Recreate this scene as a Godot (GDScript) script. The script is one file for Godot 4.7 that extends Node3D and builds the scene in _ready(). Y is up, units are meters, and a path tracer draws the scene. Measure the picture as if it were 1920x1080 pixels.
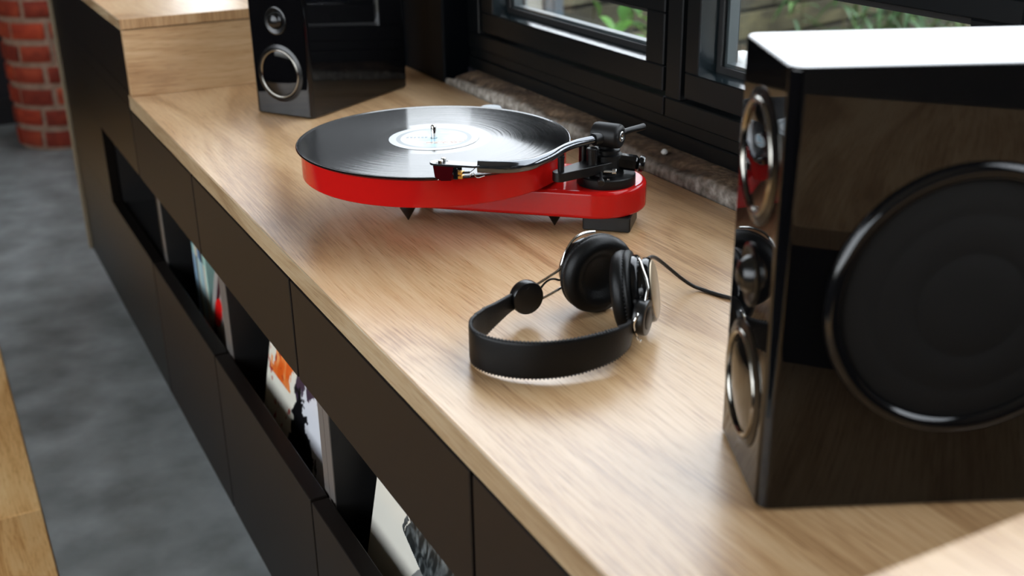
extends Node3D
# A living-room sideboard under a black framed window, with a red turntable, headphones and two gloss black loudspeakers.
# Lengths in metres. The worktop's surface lies T above the floor; P(x, y, z) counts y from the worktop.
const T := 0.66
var used := {}
var M := {}

# ------------------------------------------------------------------ camera, sky, exposure
func view_and_light() -> void:
	var yaw := deg_to_rad(27.64)
	var pitch := deg_to_rad(22.678)
	var roll := deg_to_rad(-0.933)
	var fwd := Vector3(sin(yaw) * cos(pitch), -sin(pitch), -cos(yaw) * cos(pitch))
	var right := Vector3(cos(yaw), 0, sin(yaw))
	var up := right.cross(fwd)
	var r := right * cos(roll) + up * sin(roll)
	var u := up * cos(roll) - right * sin(roll)
	var cam := Camera3D.new()
	cam.name = "camera"
	var lens := CameraAttributesPhysical.new()
	lens.frustum_focal_length = 68.52
	lens.frustum_near = 0.05
	lens.frustum_far = 200.0
	lens.frustum_focus_distance = 1.13
	lens.exposure_aperture = 9.5
	cam.attributes = lens
	cam.fov = 28.65
	cam.near = 0.05
	cam.far = 200.0
	cam.transform = Transform3D(Basis(r, u, -fwd), P(-0.2985, 0.4115, 0.0))
	add_child(cam)
	cam.current = true

	var sky := ProceduralSkyMaterial.new()          # a bright, evenly overcast sky
	sky.sky_top_color = Color(0.93, 0.965, 1.0)
	sky.sky_horizon_color = Color(0.965, 0.985, 1.0)
	sky.sky_curve = 0.2
	sky.ground_bottom_color = Color(0.42, 0.43, 0.42)
	sky.ground_horizon_color = Color(0.62, 0.63, 0.62)
	sky.sky_energy_multiplier = 1.0
	sky.ground_energy_multiplier = 1.0
	var env := Environment.new()
	env.background_mode = Environment.BG_SKY
	env.sky = Sky.new()
	env.sky.sky_material = sky
	env.background_energy_multiplier = 6.5
	env.tonemap_mode = Environment.TONE_MAPPER_LINEAR
	env.tonemap_exposure = 1.0
	env.sdfgi_enabled = true
	env.ssao_enabled = true
	env.ssil_enabled = true
	var we := WorldEnvironment.new()
	we.name = "world"
	we.environment = env
	add_child(we)

# ------------------------------------------------------------------ helpers: nodes
func P(x: float, y: float, z: float) -> Vector3:
	return Vector3(x, y + T, z)

func numbered(called: String) -> String:
	if not used.has(called):
		used[called] = 0
		return called
	used[called] += 1
	return "%s_%03d" % [called, used[called]]

func tag(o: Node, label: String, category := "", group := "", kind := "") -> Node:
	if label: o.set_meta("label", label)
	if category: o.set_meta("category", category)
	if group: o.set_meta("group", group)
	if kind: o.set_meta("kind", kind)
	return o

func thing(called: String, at := Vector3.ZERO, turn := 0.0) -> Node3D:
	var o := Node3D.new()
	o.name = numbered(called)
	add_child(o, true)
	o.position = at
	o.rotation.y = turn
	return o

func new_st() -> SurfaceTool:
	var st := SurfaceTool.new()
	st.begin(Mesh.PRIMITIVE_TRIANGLES)
	return st

func done(st: SurfaceTool) -> ArrayMesh:
	st.generate_normals()
	return st.commit()

func obj(called: String, st: SurfaceTool, mat: Material, parent: Node3D, xf := Transform3D.IDENTITY) -> MeshInstance3D:
	return obj_mesh(called, done(st), mat, parent, xf)

func obj_mesh(called: String, mesh: Mesh, mat: Material, parent: Node3D, xf := Transform3D.IDENTITY) -> MeshInstance3D:
	var o := MeshInstance3D.new()
	o.name = numbered(called) if parent == self else called
	o.mesh = mesh
	o.material_override = mat
	o.transform = xf
	parent.add_child(o, true)
	return o

func dup(root: Node3D, at: Vector3, turn: float, label: String) -> Node3D:
	var c: Node3D = root.duplicate()
	var base := String(root.name)
	c.name = numbered(base)
	add_child(c, true)
	c.position = at
	c.rotation.y = turn
	c.set_meta("label", label)
	return c

# ------------------------------------------------------------------ helpers: shapes
func tri(st: SurfaceTool, a: Vector3, b: Vector3, c: Vector3, out: Vector3, uvs := [], nrm := []) -> void:
	var n := (a - c).cross(a - b)
	var flip := n.dot(out) < 0.0
	var v := [a, c, b] if flip else [a, b, c]
	var ax := absf(n.x)
	var ay := absf(n.y)
	var az := absf(n.z)
	for i in 3:
		var p: Vector3 = v[i]
		var o: int = [0, 2, 1][i] if flip else i
		if nrm.size():
			st.set_normal(nrm[o])
		if uvs.size():
			st.set_uv(uvs[o])
		elif ay >= ax and ay >= az:
			st.set_uv(Vector2(p.x, p.z))
		elif ax >= az:
			st.set_uv(Vector2(p.y, p.z))
		else:
			st.set_uv(Vector2(p.x, p.y))
		st.add_vertex(p)

func quad(st: SurfaceTool, a: Vector3, b: Vector3, c: Vector3, d: Vector3, out: Vector3, uvs := [], nrm := []) -> void:
	tri(st, a, b, c, out, [uvs[0], uvs[1], uvs[2]] if uvs.size() else [], [nrm[0], nrm[1], nrm[2]] if nrm.size() else [])
	tri(st, a, c, d, out, [uvs[0], uvs[2], uvs[3]] if uvs.size() else [], [nrm[0], nrm[2], nrm[3]] if nrm.size() else [])

# a chamfered box about c
func bx(st: SurfaceTool, c: Vector3, s: Vector3, bev := 0.0, b := Basis.IDENTITY) -> void:
	var h := s * 0.5
	bev = minf(bev, minf(h.x, minf(h.y, h.z)) * 0.98)
	st.set_smooth_group(-1)
	var at := func(x: float, y: float, z: float, which: int) -> Vector3:
		var p := Vector3(x * h.x, y * h.y, z * h.z)
		for k in 3:
			if k != which:
				p[k] -= signf(p[k]) * bev
		return c + b * p
	for k in 3:
		var k1 := (k + 1) % 3
		var k2 := (k + 2) % 3
		for sg in [-1.0, 1.0]:
			var q := []
			for e in [[-1.0, -1.0], [1.0, -1.0], [1.0, 1.0], [-1.0, 1.0]]:
				var d := Vector3.ZERO
				d[k] = sg
				d[k1] = e[0]
				d[k2] = e[1]
				q.append(at.call(d.x, d.y, d.z, k))
			var o := Vector3.ZERO
			o[k] = sg
			quad(st, q[0], q[1], q[2], q[3], b * o)
			if bev > 0.0:
				for s1 in [-1.0, 1.0]:      # edge between face k (sg) and face k1 (s1)
					var d0 := Vector3.ZERO
					d0[k] = sg
					d0[k1] = s1
					var lo := d0
					lo[k2] = -1.0
					var hi := d0
					hi[k2] = 1.0
					quad(st, at.call(lo.x, lo.y, lo.z, k), at.call(hi.x, hi.y, hi.z, k), at.call(hi.x, hi.y, hi.z, k1), at.call(lo.x, lo.y, lo.z, k1), b * d0)
	if bev > 0.0:
		for x in [-1.0, 1.0]:
			for y in [-1.0, 1.0]:
				for z in [-1.0, 1.0]:
					tri(st, at.call(x, y, z, 0), at.call(x, y, z, 1), at.call(x, y, z, 2), b * Vector3(x, y, z))

# a box given by its limits
func bl(st: SurfaceTool, x0: float, x1: float, y0: float, y1: float, z0: float, z1: float, bev := 0.0) -> void:
	bx(st, Vector3((x0 + x1) / 2, (y0 + y1) / 2, (z0 + z1) / 2), Vector3(absf(x1 - x0), absf(y1 - y0), absf(z1 - z0)), bev)

# a solid of revolution about y; the profile runs from the bottom outwards and up (x = radius, y = height)
func lathe(st: SurfaceTool, prof: Array, seg := 48, xf := Transform3D.IDENTITY, sharp := 32.0) -> void:
	var group := 0
	var length := 0.0
	for i in range(1, prof.size()):
		length += (prof[i] - prof[i - 1]).length()
	var run := 0.0
	for i in prof.size() - 1:
		var p: Vector2 = prof[i]
		var q: Vector2 = prof[i + 1]
		var d := q - p
		if d.length() < 1e-7:
			continue
		if i > 0:
			var e: Vector2 = p - prof[i - 1]
			if absf(rad_to_deg(e.angle_to(d))) > sharp:
				group += 1
		st.set_smooth_group(group)
		var v0 := run / length
		run += d.length()
		var v1 := run / length
		for k in seg:
			var a0 := TAU * k / seg
			var a1 := TAU * (k + 1) / seg
			var c0 := Vector3(cos(a0), 0, sin(a0))
			var c1 := Vector3(cos(a1), 0, sin(a1))
			var o := (c0 + c1).normalized() * d.y - Vector3(0, d.x, 0)
			var A := xf * (c0 * p.x + Vector3(0, p.y, 0))
			var B := xf * (c1 * p.x + Vector3(0, p.y, 0))
			var C := xf * (c1 * q.x + Vector3(0, q.y, 0))
			var D := xf * (c0 * q.x + Vector3(0, q.y, 0))
			var w := xf.basis * o
			var u0 := float(k) / seg
			var u1 := float(k + 1) / seg
			if p.x > 1e-7:
				tri(st, A, B, C, w, [Vector2(u0, v0), Vector2(u1, v0), Vector2(u1, v1)])
			if q.x > 1e-7:
				tri(st, A, C, D, w, [Vector2(u0, v0), Vector2(u1, v1), Vector2(u0, v1)])

# a lathe whose axis points along dir, from the point at
func turned(st: SurfaceTool, prof: Array, at: Vector3, dir: Vector3, seg := 48, sharp := 32.0) -> void:
	lathe(st, prof, seg, Transform3D(toward(dir), at), sharp)

func toward(dir: Vector3) -> Basis:
	var y := dir.normalized()
	var x := y.cross(Vector3(0.123, 0.377, 0.918)).normalized()
	if absf(y.dot(Vector3.UP)) < 0.99:
		x = Vector3.UP.cross(y).normalized()
	return Basis(x, y, x.cross(y))

# a round bar along a path; r is a number or one radius per point
func tube(st: SurfaceTool, pts: Array, r, seg := 10, closed := false, caps := true) -> void:
	var n := pts.size()
	st.set_smooth_group(0)
	var rings := []
	var ref := Vector3.ZERO
	for i in n:
		var a: Vector3 = pts[(i - 1 + n) % n] if closed else pts[maxi(i - 1, 0)]
		var b: Vector3 = pts[(i + 1) % n] if closed else pts[mini(i + 1, n - 1)]
		var t := (b - a).normalized()
		if i == 0:
			ref = t.cross(Vector3.UP if absf(t.y) < 0.9 else Vector3.RIGHT).normalized()
		ref = (ref - t * ref.dot(t)).normalized()
		var s := t.cross(ref)
		var rad: float = r[i] if r is Array else r
		var ring := []
		for k in seg:
			var an := TAU * k / seg
			ring.append(pts[i] + (ref * cos(an) + s * sin(an)) * rad)
		rings.append(ring)
	for i in (n if closed else n - 1):
		var j := (i + 1) % n
		for k in seg:
			var l := (k + 1) % seg
			var o: Vector3 = rings[i][k] + rings[i][l] - pts[i] * 2.0
			quad(st, rings[i][k], rings[i][l], rings[j][l], rings[j][k], o, [Vector2(float(k) / seg, i), Vector2(float(k + 1) / seg, i), Vector2(float(k + 1) / seg, i + 1), Vector2(float(k) / seg, i + 1)])
	if caps and not closed:
		st.set_smooth_group(1)
		for e in [[0, 1], [n - 1, n - 2]]:
			var o: Vector3 = pts[e[0]] - pts[e[1]]
			for k in seg:
				tri(st, pts[e[0]], rings[e[0]][k], rings[e[0]][(k + 1) % seg], o)

# an upright prism over an outline of [point (x, z), outward normal], its upper and lower edges rounded by bev.
# Its flat faces carry exact normals, so that what they mirror stays straight.
func prism(outline: Array, y0: float, y1: float, bev: float, steps := 3, xf := Transform3D.IDENTITY) -> ArrayMesh:
	var st := new_st()
	var n := outline.size()
	var levels := []                            # inset, height, tilt of the normal
	for k in steps + 1:
		var a := PI / 2 * k / steps
		levels.append([bev * (1.0 - sin(a)), y0 + bev * (1.0 - cos(a)), a - PI / 2])
	for k in range(steps, -1, -1):
		var a := PI / 2 * k / steps
		levels.append([bev * (1.0 - sin(a)), y1 - bev * (1.0 - cos(a)), PI / 2 - a])
	var at := func(i: int, l: Array) -> Vector3:
		var p: Vector2 = outline[i][0] - outline[i][1] * l[0]
		return xf * Vector3(p.x, l[1], p.y)
	var nor := func(i: int, l: Array) -> Vector3:
		var q: Vector2 = outline[i][1] * cos(l[2])
		return (xf.basis * Vector3(q.x, sin(l[2]), q.y)).normalized()
	for j in levels.size() - 1:
		var lo: Array = levels[j]
		var hi: Array = levels[j + 1]
		for i in n:
			var k := (i + 1) % n
			if outline[i][0].distance_to(outline[k][0]) < 1e-7:
				continue
			quad(st, at.call(i, lo), at.call(k, lo), at.call(k, hi), at.call(i, hi), nor.call(i, lo) + nor.call(k, hi), [], [nor.call(i, lo), nor.call(k, lo), nor.call(k, hi), nor.call(i, hi)])
	var flat := PackedVector2Array()
	for e in outline:
		flat.append(e[0] - e[1] * bev)
	var ids := Geometry2D.triangulate_polygon(flat)
	for e in [[levels[0], -1.0], [levels[levels.size() - 1], 1.0]]:
		var up: Vector3 = xf.basis * Vector3(0, e[1], 0)
		for i in range(0, ids.size(), 3):
			tri(st, at.call(ids[i], e[0]), at.call(ids[i + 1], e[0]), at.call(ids[i + 2], e[0]), up, [], [up, up, up])
	return st.commit()

func round_rect(w: float, d: float, r: float, seg := 6) -> Array:
	var out := []
	for c in [[1, 1, 0.0], [-1, 1, 90.0], [-1, -1, 180.0], [1, -1, 270.0]]:
		for k in seg + 1:
			var a := deg_to_rad(c[2] + 90.0 * k / seg)
			out.append([Vector2(c[0] * (w / 2 - r) + cos(a) * r, c[1] * (d / 2 - r) + sin(a) * r), Vector2(cos(a), sin(a))])
	return out

# the outline of two circles and the straight edges that touch both
func two_circles(a: Vector2, ra: float, b: Vector2, rb: float, seg := 24) -> Array:
	var d := (b - a).angle()
	var off := acos((ra - rb) / a.distance_to(b))
	var out := []
	for k in seg + 1:
		var t := lerpf(d + off, d + TAU - off, float(k) / seg)
		out.append([a + Vector2(cos(t), sin(t)) * ra, Vector2(cos(t), sin(t))])
	for k in seg + 1:
		var t := lerpf(d - off, d + off, float(k) / seg)
		out.append([b + Vector2(cos(t), sin(t)) * rb, Vector2(cos(t), sin(t))])
	return out

# a smooth path through points
func curve(pts: Array, per := 6) -> Array:
	var out := []
	var n := pts.size()
	for i in n - 1:
		var p0 = pts[maxi(i - 1, 0)]
		var p3 = pts[mini(i + 2, n - 1)]
		for k in per:
			out.append(pts[i].cubic_interpolate(pts[i + 1], p0, p3, float(k) / per))
	out.append(pts[n - 1])
	return out

# ------------------------------------------------------------------ helpers: materials
func srgb(r: float, g: float, b: float) -> Color:
	return Color(r / 255.0, g / 255.0, b / 255.0)

func mat(called: String, c: Color, rough := 0.5, metal := 0.0, spec := 0.5) -> StandardMaterial3D:
	var m := StandardMaterial3D.new()
	m.resource_name = called
	m.albedo_color = c
	m.roughness = rough
	m.metallic = metal
	m.metallic_specular = spec
	M[called] = m
	return m

func noise(sd: int, freq: float, oct := 4, type := FastNoiseLite.TYPE_SIMPLEX_SMOOTH) -> FastNoiseLite:
	var n := FastNoiseLite.new()
	n.seed = sd
	n.noise_type = type
	n.frequency = freq
	n.fractal_octaves = oct
	n.fractal_type = FastNoiseLite.FRACTAL_FBM if oct > 1 else FastNoiseLite.FRACTAL_NONE
	return n

func noise_texture(sd: int, freq: float, a: Color, b: Color, size := 512, oct := 5, c = null) -> NoiseTexture2D:
	var t := NoiseTexture2D.new()
	t.width = size
	t.height = size
	t.seamless = true
	t.noise = noise(sd, freq, oct)
	var g := Gradient.new()
	g.set_color(0, a)
	g.set_color(1, b)
	if c != null:
		g.add_point(0.5, c)
	t.color_ramp = g
	return t

# oak: u runs across the grain, v along it. Returns the colour picture and a height picture.
func wood_images(w: int, h: int, wide: float, long: float, sd: int, dark: Color, mid: Color, light: Color, marks := []) -> Array:
	var n_flow := noise(sd, 1.0, 2)
	var n_tone := noise(sd + 1, 1.0, 3)
	var n_fibre := noise(sd + 2, 1.0, 2)
	var n_pore := noise(sd + 3, 1.0, 1)
	var col := PackedByteArray()
	var hgt := PackedByteArray()
	col.resize(w * h * 3)
	hgt.resize(w * h)
	var i := 0
	for y in h:
		var v := long * y / h
		for x in w:
			var u := wide * x / w
			var flow := n_flow.get_noise_2d(u * 5.0, v * 1.1)
			var rings := (u * 26.0 + flow * 7.0)
			rings = absf(fposmod(rings, 1.0) * 2.0 - 1.0)
			var tone := n_tone.get_noise_2d(u * 9.0 + flow * 1.5, v * 0.8)
			var fibre := n_fibre.get_noise_2d(u * 330.0 + flow * 6.0, v * 7.0)
			var pore := n_pore.get_noise_2d(u * 900.0, v * 26.0)
			var k := 0.52 + tone * 0.52 + (rings - 0.5) * 0.10 + fibre * 0.34
			if pore > 0.42:
				k -= (pore - 0.42) * 1.1
			for q in marks:
				var du: float = (u - q.x + flow * 0.006) / q.z
				var dv: float = (v - q.y) / (q.z * 4.0)
				var e := du * du + dv * dv
				if e < 6.0:
					k -= q.w * exp(-e) * (0.7 + fibre)
			k = clampf(k, 0.0, 1.0)
			var c := dark.lerp(mid, k * 2.0) if k < 0.5 else mid.lerp(light, k * 2.0 - 1.0)
			col[i * 3] = int(c.r * 255.0)
			col[i * 3 + 1] = int(c.g * 255.0)
			col[i * 3 + 2] = int(c.b * 255.0)
			hgt[i] = int(clampf(0.62 + fibre * 0.35 - maxf(pore - 0.4, 0.0) * 0.8, 0.0, 1.0) * 255.0)
			i += 1
	return [Image.create_from_data(w, h, false, Image.FORMAT_RGB8, col), Image.create_from_data(w, h, false, Image.FORMAT_L8, hgt)]

func picture(called: String, im: Image, rough := 0.5) -> StandardMaterial3D:
	var m := mat(called, Color.WHITE, rough)
	m.albedo_texture = ImageTexture.create_from_image(im)
	return m

func materials() -> void:
	# light oak laminate
	var oak := wood_images(960, 2048, 0.5, 2.2, 11, srgb(144, 106, 69), srgb(189, 152, 110), srgb(208, 177, 138), [Vector4(0.153, 0.375, 0.011, 0.34), Vector4(0.128, 0.44, 0.016, 0.14), Vector4(0.041, 0.93, 0.014, 0.16), Vector4(0.227, 1.044, 0.009, 0.2), Vector4(0.43, 0.99, 0.012, 0.2), Vector4(0.30, 1.50, 0.010, 0.16)])
	var tex := ImageTexture.create_from_image(oak[0])
	var rel := ImageTexture.create_from_image(oak[1])
	for k in [["oak", 0.9], ["oak_block", 0.4], ["oak_near", 0.25]]:
		var m := mat(k[0], Color.WHITE, 0.31, 0.0, 0.7)
		m.clearcoat_enabled = true
		m.clearcoat = 0.06
		m.clearcoat_roughness = 0.3
		m.albedo_texture = tex
		m.heightmap_enabled = true
		m.heightmap_texture = rel
		m.heightmap_scale = 0.012
		m.uv1_scale = Vector3(2.0, 1.0 / 2.2, 1)
		m.uv1_offset = Vector3(0.02, k[1], 0)
	var edge := mat("oak_edge", Color(0.80, 0.85, 0.90), 0.5)
	edge.albedo_texture = tex
	edge.uv1_scale = Vector3(2.0, 1.0 / 2.2, 1)
	edge.uv1_offset = Vector3(0.3, 0.9, 0)
	# old floorboards
	var old := wood_images(256, 1024, 0.25, 2.4, 47, srgb(196, 146, 86), srgb(238, 196, 138), srgb(248, 216, 164))
	var oldt := ImageTexture.create_from_image(old[0])
	for k in 3:
		var m := mat("plank_%d" % k, [srgb(255, 246, 232), srgb(236, 224, 208), srgb(250, 236, 214)][k], 0.5)
		m.albedo_texture = oldt
		m.uv1_scale = Vector3(4.0, 1.0 / 2.4, 1)
		m.uv1_offset = Vector3(0.17 * k, 0.31 * k, 0)
	# sawn grey fence boards
	var grey := wood_images(192, 1024, 0.14, 2.0, 91, srgb(70, 67, 52), srgb(112, 109, 90), srgb(146, 143, 124))
	var greyt := ImageTexture.create_from_image(grey[0])
	for k in 5:
		var m := mat("board_%d" % k, [srgb(170, 163, 128), srgb(140, 138, 102), srgb(160, 150, 120), srgb(132, 126, 100), srgb(208, 206, 194)][k], 0.85)
		m.albedo_texture = greyt
		m.uv1_scale = Vector3(6.0, 0.5, 1)
		m.uv1_offset = Vector3(0.21 * k, 0.37 * k, 0)
	# floor concrete
	var con := mat("concrete", Color.WHITE, 0.55, 0.0, 0.4)
	con.albedo_texture = noise_texture(3, 0.006, srgb(130, 131, 129), srgb(178, 181, 180), 1024, 6, srgb(153, 156, 155))
	con.uv1_triplanar = true
	con.uv1_world_triplanar = true
	con.uv1_scale = Vector3(0.9, 0.9, 0.9)
	con.detail_enabled = true
	con.detail_blend_mode = BaseMaterial3D.BLEND_MODE_MUL
	con.detail_albedo = noise_texture(9, 0.012, srgb(196, 196, 196), srgb(255, 255, 255), 512, 5)
	con.detail_uv_layer = BaseMaterial3D.DETAIL_UV_1
	# plaster, paint, metal
	mat("dark_wall", srgb(22, 18, 27), 0.7)
	mat("carpet", srgb(34, 32, 33), 0.95, 0.0, 0.2)
	mat("room_wall", srgb(112, 106, 100), 0.8)
	mat("ceiling", srgb(190, 186, 180), 0.85)
	mat("skirting", srgb(26, 24, 28), 0.45)
	mat("navy_panel", srgb(4, 8, 13), 0.5, 0.0, 0.2)
	mat("frame_black", srgb(9, 12, 14), 0.38, 0.0, 0.36)
	mat("frame_edge", srgb(20, 30, 34), 0.2, 0.0, 0.6)
	mat("gasket", srgb(8, 8, 9), 0.7)
	mat("spacer", srgb(70, 78, 80), 0.4, 0.3)
	mat("bar_metal", srgb(50, 50, 54), 0.4, 0.7)
	var glass := mat("glass", Color(0.02, 0.03, 0.03, 0.004), 0.0)
	glass.transparency = BaseMaterial3D.TRANSPARENCY_ALPHA
	# brick
	for k in 5:
		var m := mat("brick_%d" % k, [srgb(255, 255, 255), srgb(228, 214, 210), srgb(255, 226, 204), srgb(198, 176, 176), srgb(240, 206, 190)][k], 0.9)
		m.albedo_texture = noise_texture(31, 0.02, srgb(120, 44, 26), srgb(192, 92, 56), 256, 4, srgb(160, 62, 36)) if k == 0 else M["brick_0"].albedo_texture
		m.uv1_triplanar = true
		m.uv1_world_triplanar = true
		m.uv1_scale = Vector3(3, 3, 3)
		m.uv1_offset = Vector3(0.2 * k, 0.1, 0.3)
	var mo := mat("mortar", srgb(176, 150, 134), 0.95)
	mo.albedo_texture = noise_texture(33, 0.03, srgb(180, 170, 160), srgb(255, 250, 245), 256, 4)
	mo.uv1_triplanar = true
	mo.uv1_scale = Vector3(4, 4, 4)
	# sideboard
	mat("front_brown", srgb(24, 20, 18), 0.44, 0.0, 0.28)
	mat("front_tall", srgb(16, 13, 11), 0.36, 0.0, 0.28)
	mat("carcass", srgb(16, 14, 14), 0.6)
	mat("panel_edge", srgb(96, 90, 86), 0.5)
	mat("end_panel", srgb(112, 100, 80), 0.55)
	# gloss lacquer and turntable
	mat("black_lacquer", srgb(6, 6, 7), 0.03, 0.0, 0.5)
	mat("cone_black", srgb(7, 7, 7), 0.25)
	mat("rubber_black", srgb(14, 14, 14), 0.5)
	mat("chrome", srgb(225, 223, 218), 0.08, 1.0)
	mat("ring_metal", srgb(150, 146, 138), 0.14, 1.0)
	mat("steel", srgb(190, 190, 188), 0.25, 1.0)
	mat("red_lacquer", srgb(176, 21, 18), 0.1, 0.0, 0.36)
	mat("satin_black", srgb(10, 10, 11), 0.35, 0.0, 0.42)
	mat("matt_black", srgb(8, 8, 9), 0.48, 0.0, 0.38)
	mat("gloss_black", srgb(10, 10, 11), 0.1)
	mat("carbon", srgb(96, 98, 101), 0.12, 0.92)
	mat("cartridge_red", srgb(52, 5, 8), 0.12, 0.0, 0.35)
	mat("brass", srgb(235, 170, 70), 0.3, 0.9)
	mat("grey_plastic", srgb(180, 186, 190), 0.35)
	# vinyl: grooves run round the disc, so its shine is drawn out across them
	var vin := mat("vinyl", srgb(9, 9, 10), 1.0, 0.0, 0.43)
	vin.roughness_texture = groove_texture()
	vin.heightmap_enabled = true
	vin.heightmap_texture = band_texture()
	vin.heightmap_scale = 0.004
	vin.anisotropy_enabled = true
	vin.anisotropy = -0.88
	var lead := mat("vinyl_smooth", srgb(8, 8, 9), 0.09, 0.0, 0.5)
	lead.resource_name = "vinyl_smooth"
	# headphones
	var lea := mat("leather", srgb(9, 9, 9), 0.42, 0.0, 0.34)
	lea.heightmap_enabled = true
	lea.heightmap_texture = noise_texture(71, 0.09, Color.BLACK, Color.WHITE, 256, 3)
	lea.heightmap_scale = 0.015
	lea.uv1_triplanar = true
	lea.uv1_scale = Vector3(24, 24, 24)
	mat("stitch", srgb(18, 18, 19), 0.6)
	mat("headphone_plastic", srgb(9, 9, 10), 0.3)
	mat("cap_tan", srgb(176, 160, 136), 0.3, 0.6)
	# grille cloth
	var gr := mat("grille", srgb(20, 18, 16), 0.75, 0.0, 0.3)
	gr.heightmap_enabled = true
	gr.heightmap_texture = weave_texture()
	gr.heightmap_scale = 0.03
	gr.albedo_texture = weave_texture(0.45)
	gr.uv1_scale = Vector3(44, 44, 1)
	# outside
	mat("fence_back", srgb(28, 27, 22), 0.9)
	mat("post_grey", srgb(70, 84, 94), 0.7)
	mat("render_white", srgb(150, 150, 142), 0.9)
	mat("ground", srgb(92, 88, 78), 0.95)
	mat("stone_white", srgb(226, 228, 226), 0.6)
	mat("stem", srgb(74, 70, 40), 0.8)
	for k in 3:
		var m := mat("leaf_%d" % k, [srgb(96, 150, 62), srgb(134, 178, 92), srgb(70, 118, 50)][k], 0.45)
		m.backlight_enabled = true
		m.backlight = srgb(70, 90, 40)
		m.cull_mode = BaseMaterial3D.CULL_DISABLED
	for k in 3:
		var m := mat("cane_leaf_%d" % k, [srgb(62, 96, 48), srgb(84, 116, 62), srgb(46, 76, 40)][k], 0.5)
		m.backlight_enabled = true
		m.backlight = srgb(60, 80, 36)
		m.cull_mode = BaseMaterial3D.CULL_DISABLED
	var sill := mat("stone_sill", Color.WHITE, 0.9)
	sill.vertex_color_use_as_albedo = true
	sill.albedo_texture = noise_texture(61, 0.03, srgb(130, 122, 112), srgb(255, 252, 248), 512, 6)
	sill.uv1_triplanar = true
	sill.uv1_scale = Vector3(5, 5, 5)
	sill.heightmap_enabled = true
	sill.heightmap_texture = noise_texture(62, 0.05, Color.BLACK, Color.WHITE, 256, 5)
	sill.heightmap_scale = 0.2

func groove_texture() -> ImageTexture:
	var im := Image.create_empty(4, 1024, false, Image.FORMAT_L8)
	var rng := RandomNumberGenerator.new()
	rng.seed = 5
	var level := 0.1
	for y in 1024:
		if y % 3 == 0:
			level = 0.105 + rng.randf_range(-0.02, 0.02)
		var v := level
		for gap in [0.13, 0.29, 0.42, 0.58, 0.71, 0.86]:
			if absf(y / 1024.0 - gap) < 0.004:
				v = 0.07
		for x in 4:
			im.set_pixel(x, y, Color(v, v, v))
	return ImageTexture.create_from_image(im)

func band_texture() -> ImageTexture:
	var im := Image.create_empty(4, 1024, false, Image.FORMAT_L8)
	var n := noise(44, 0.012, 3)
	for y in 1024:
		var v := 0.5 + 0.5 * n.get_noise_2d(y, 0.0)
		for x in 4:
			im.set_pixel(x, y, Color(v, v, v))
	return ImageTexture.create_from_image(im)

func weave_texture(lift := 0.0) -> ImageTexture:
	var im := Image.create_empty(128, 128, false, Image.FORMAT_L8)
	for y in 128:
		for x in 128:
			var a := absf(sin(PI * x / 8.0))
			var b := absf(sin(PI * y / 8.0))
			var v := maxf(a, b) if (int(x / 8.0) + int(y / 8.0)) % 2 == 0 else minf(a, b)
			v = lerpf(v, 1.0, lift)
			im.set_pixel(x, y, Color(v, v, v))
	return ImageTexture.create_from_image(im)

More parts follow.
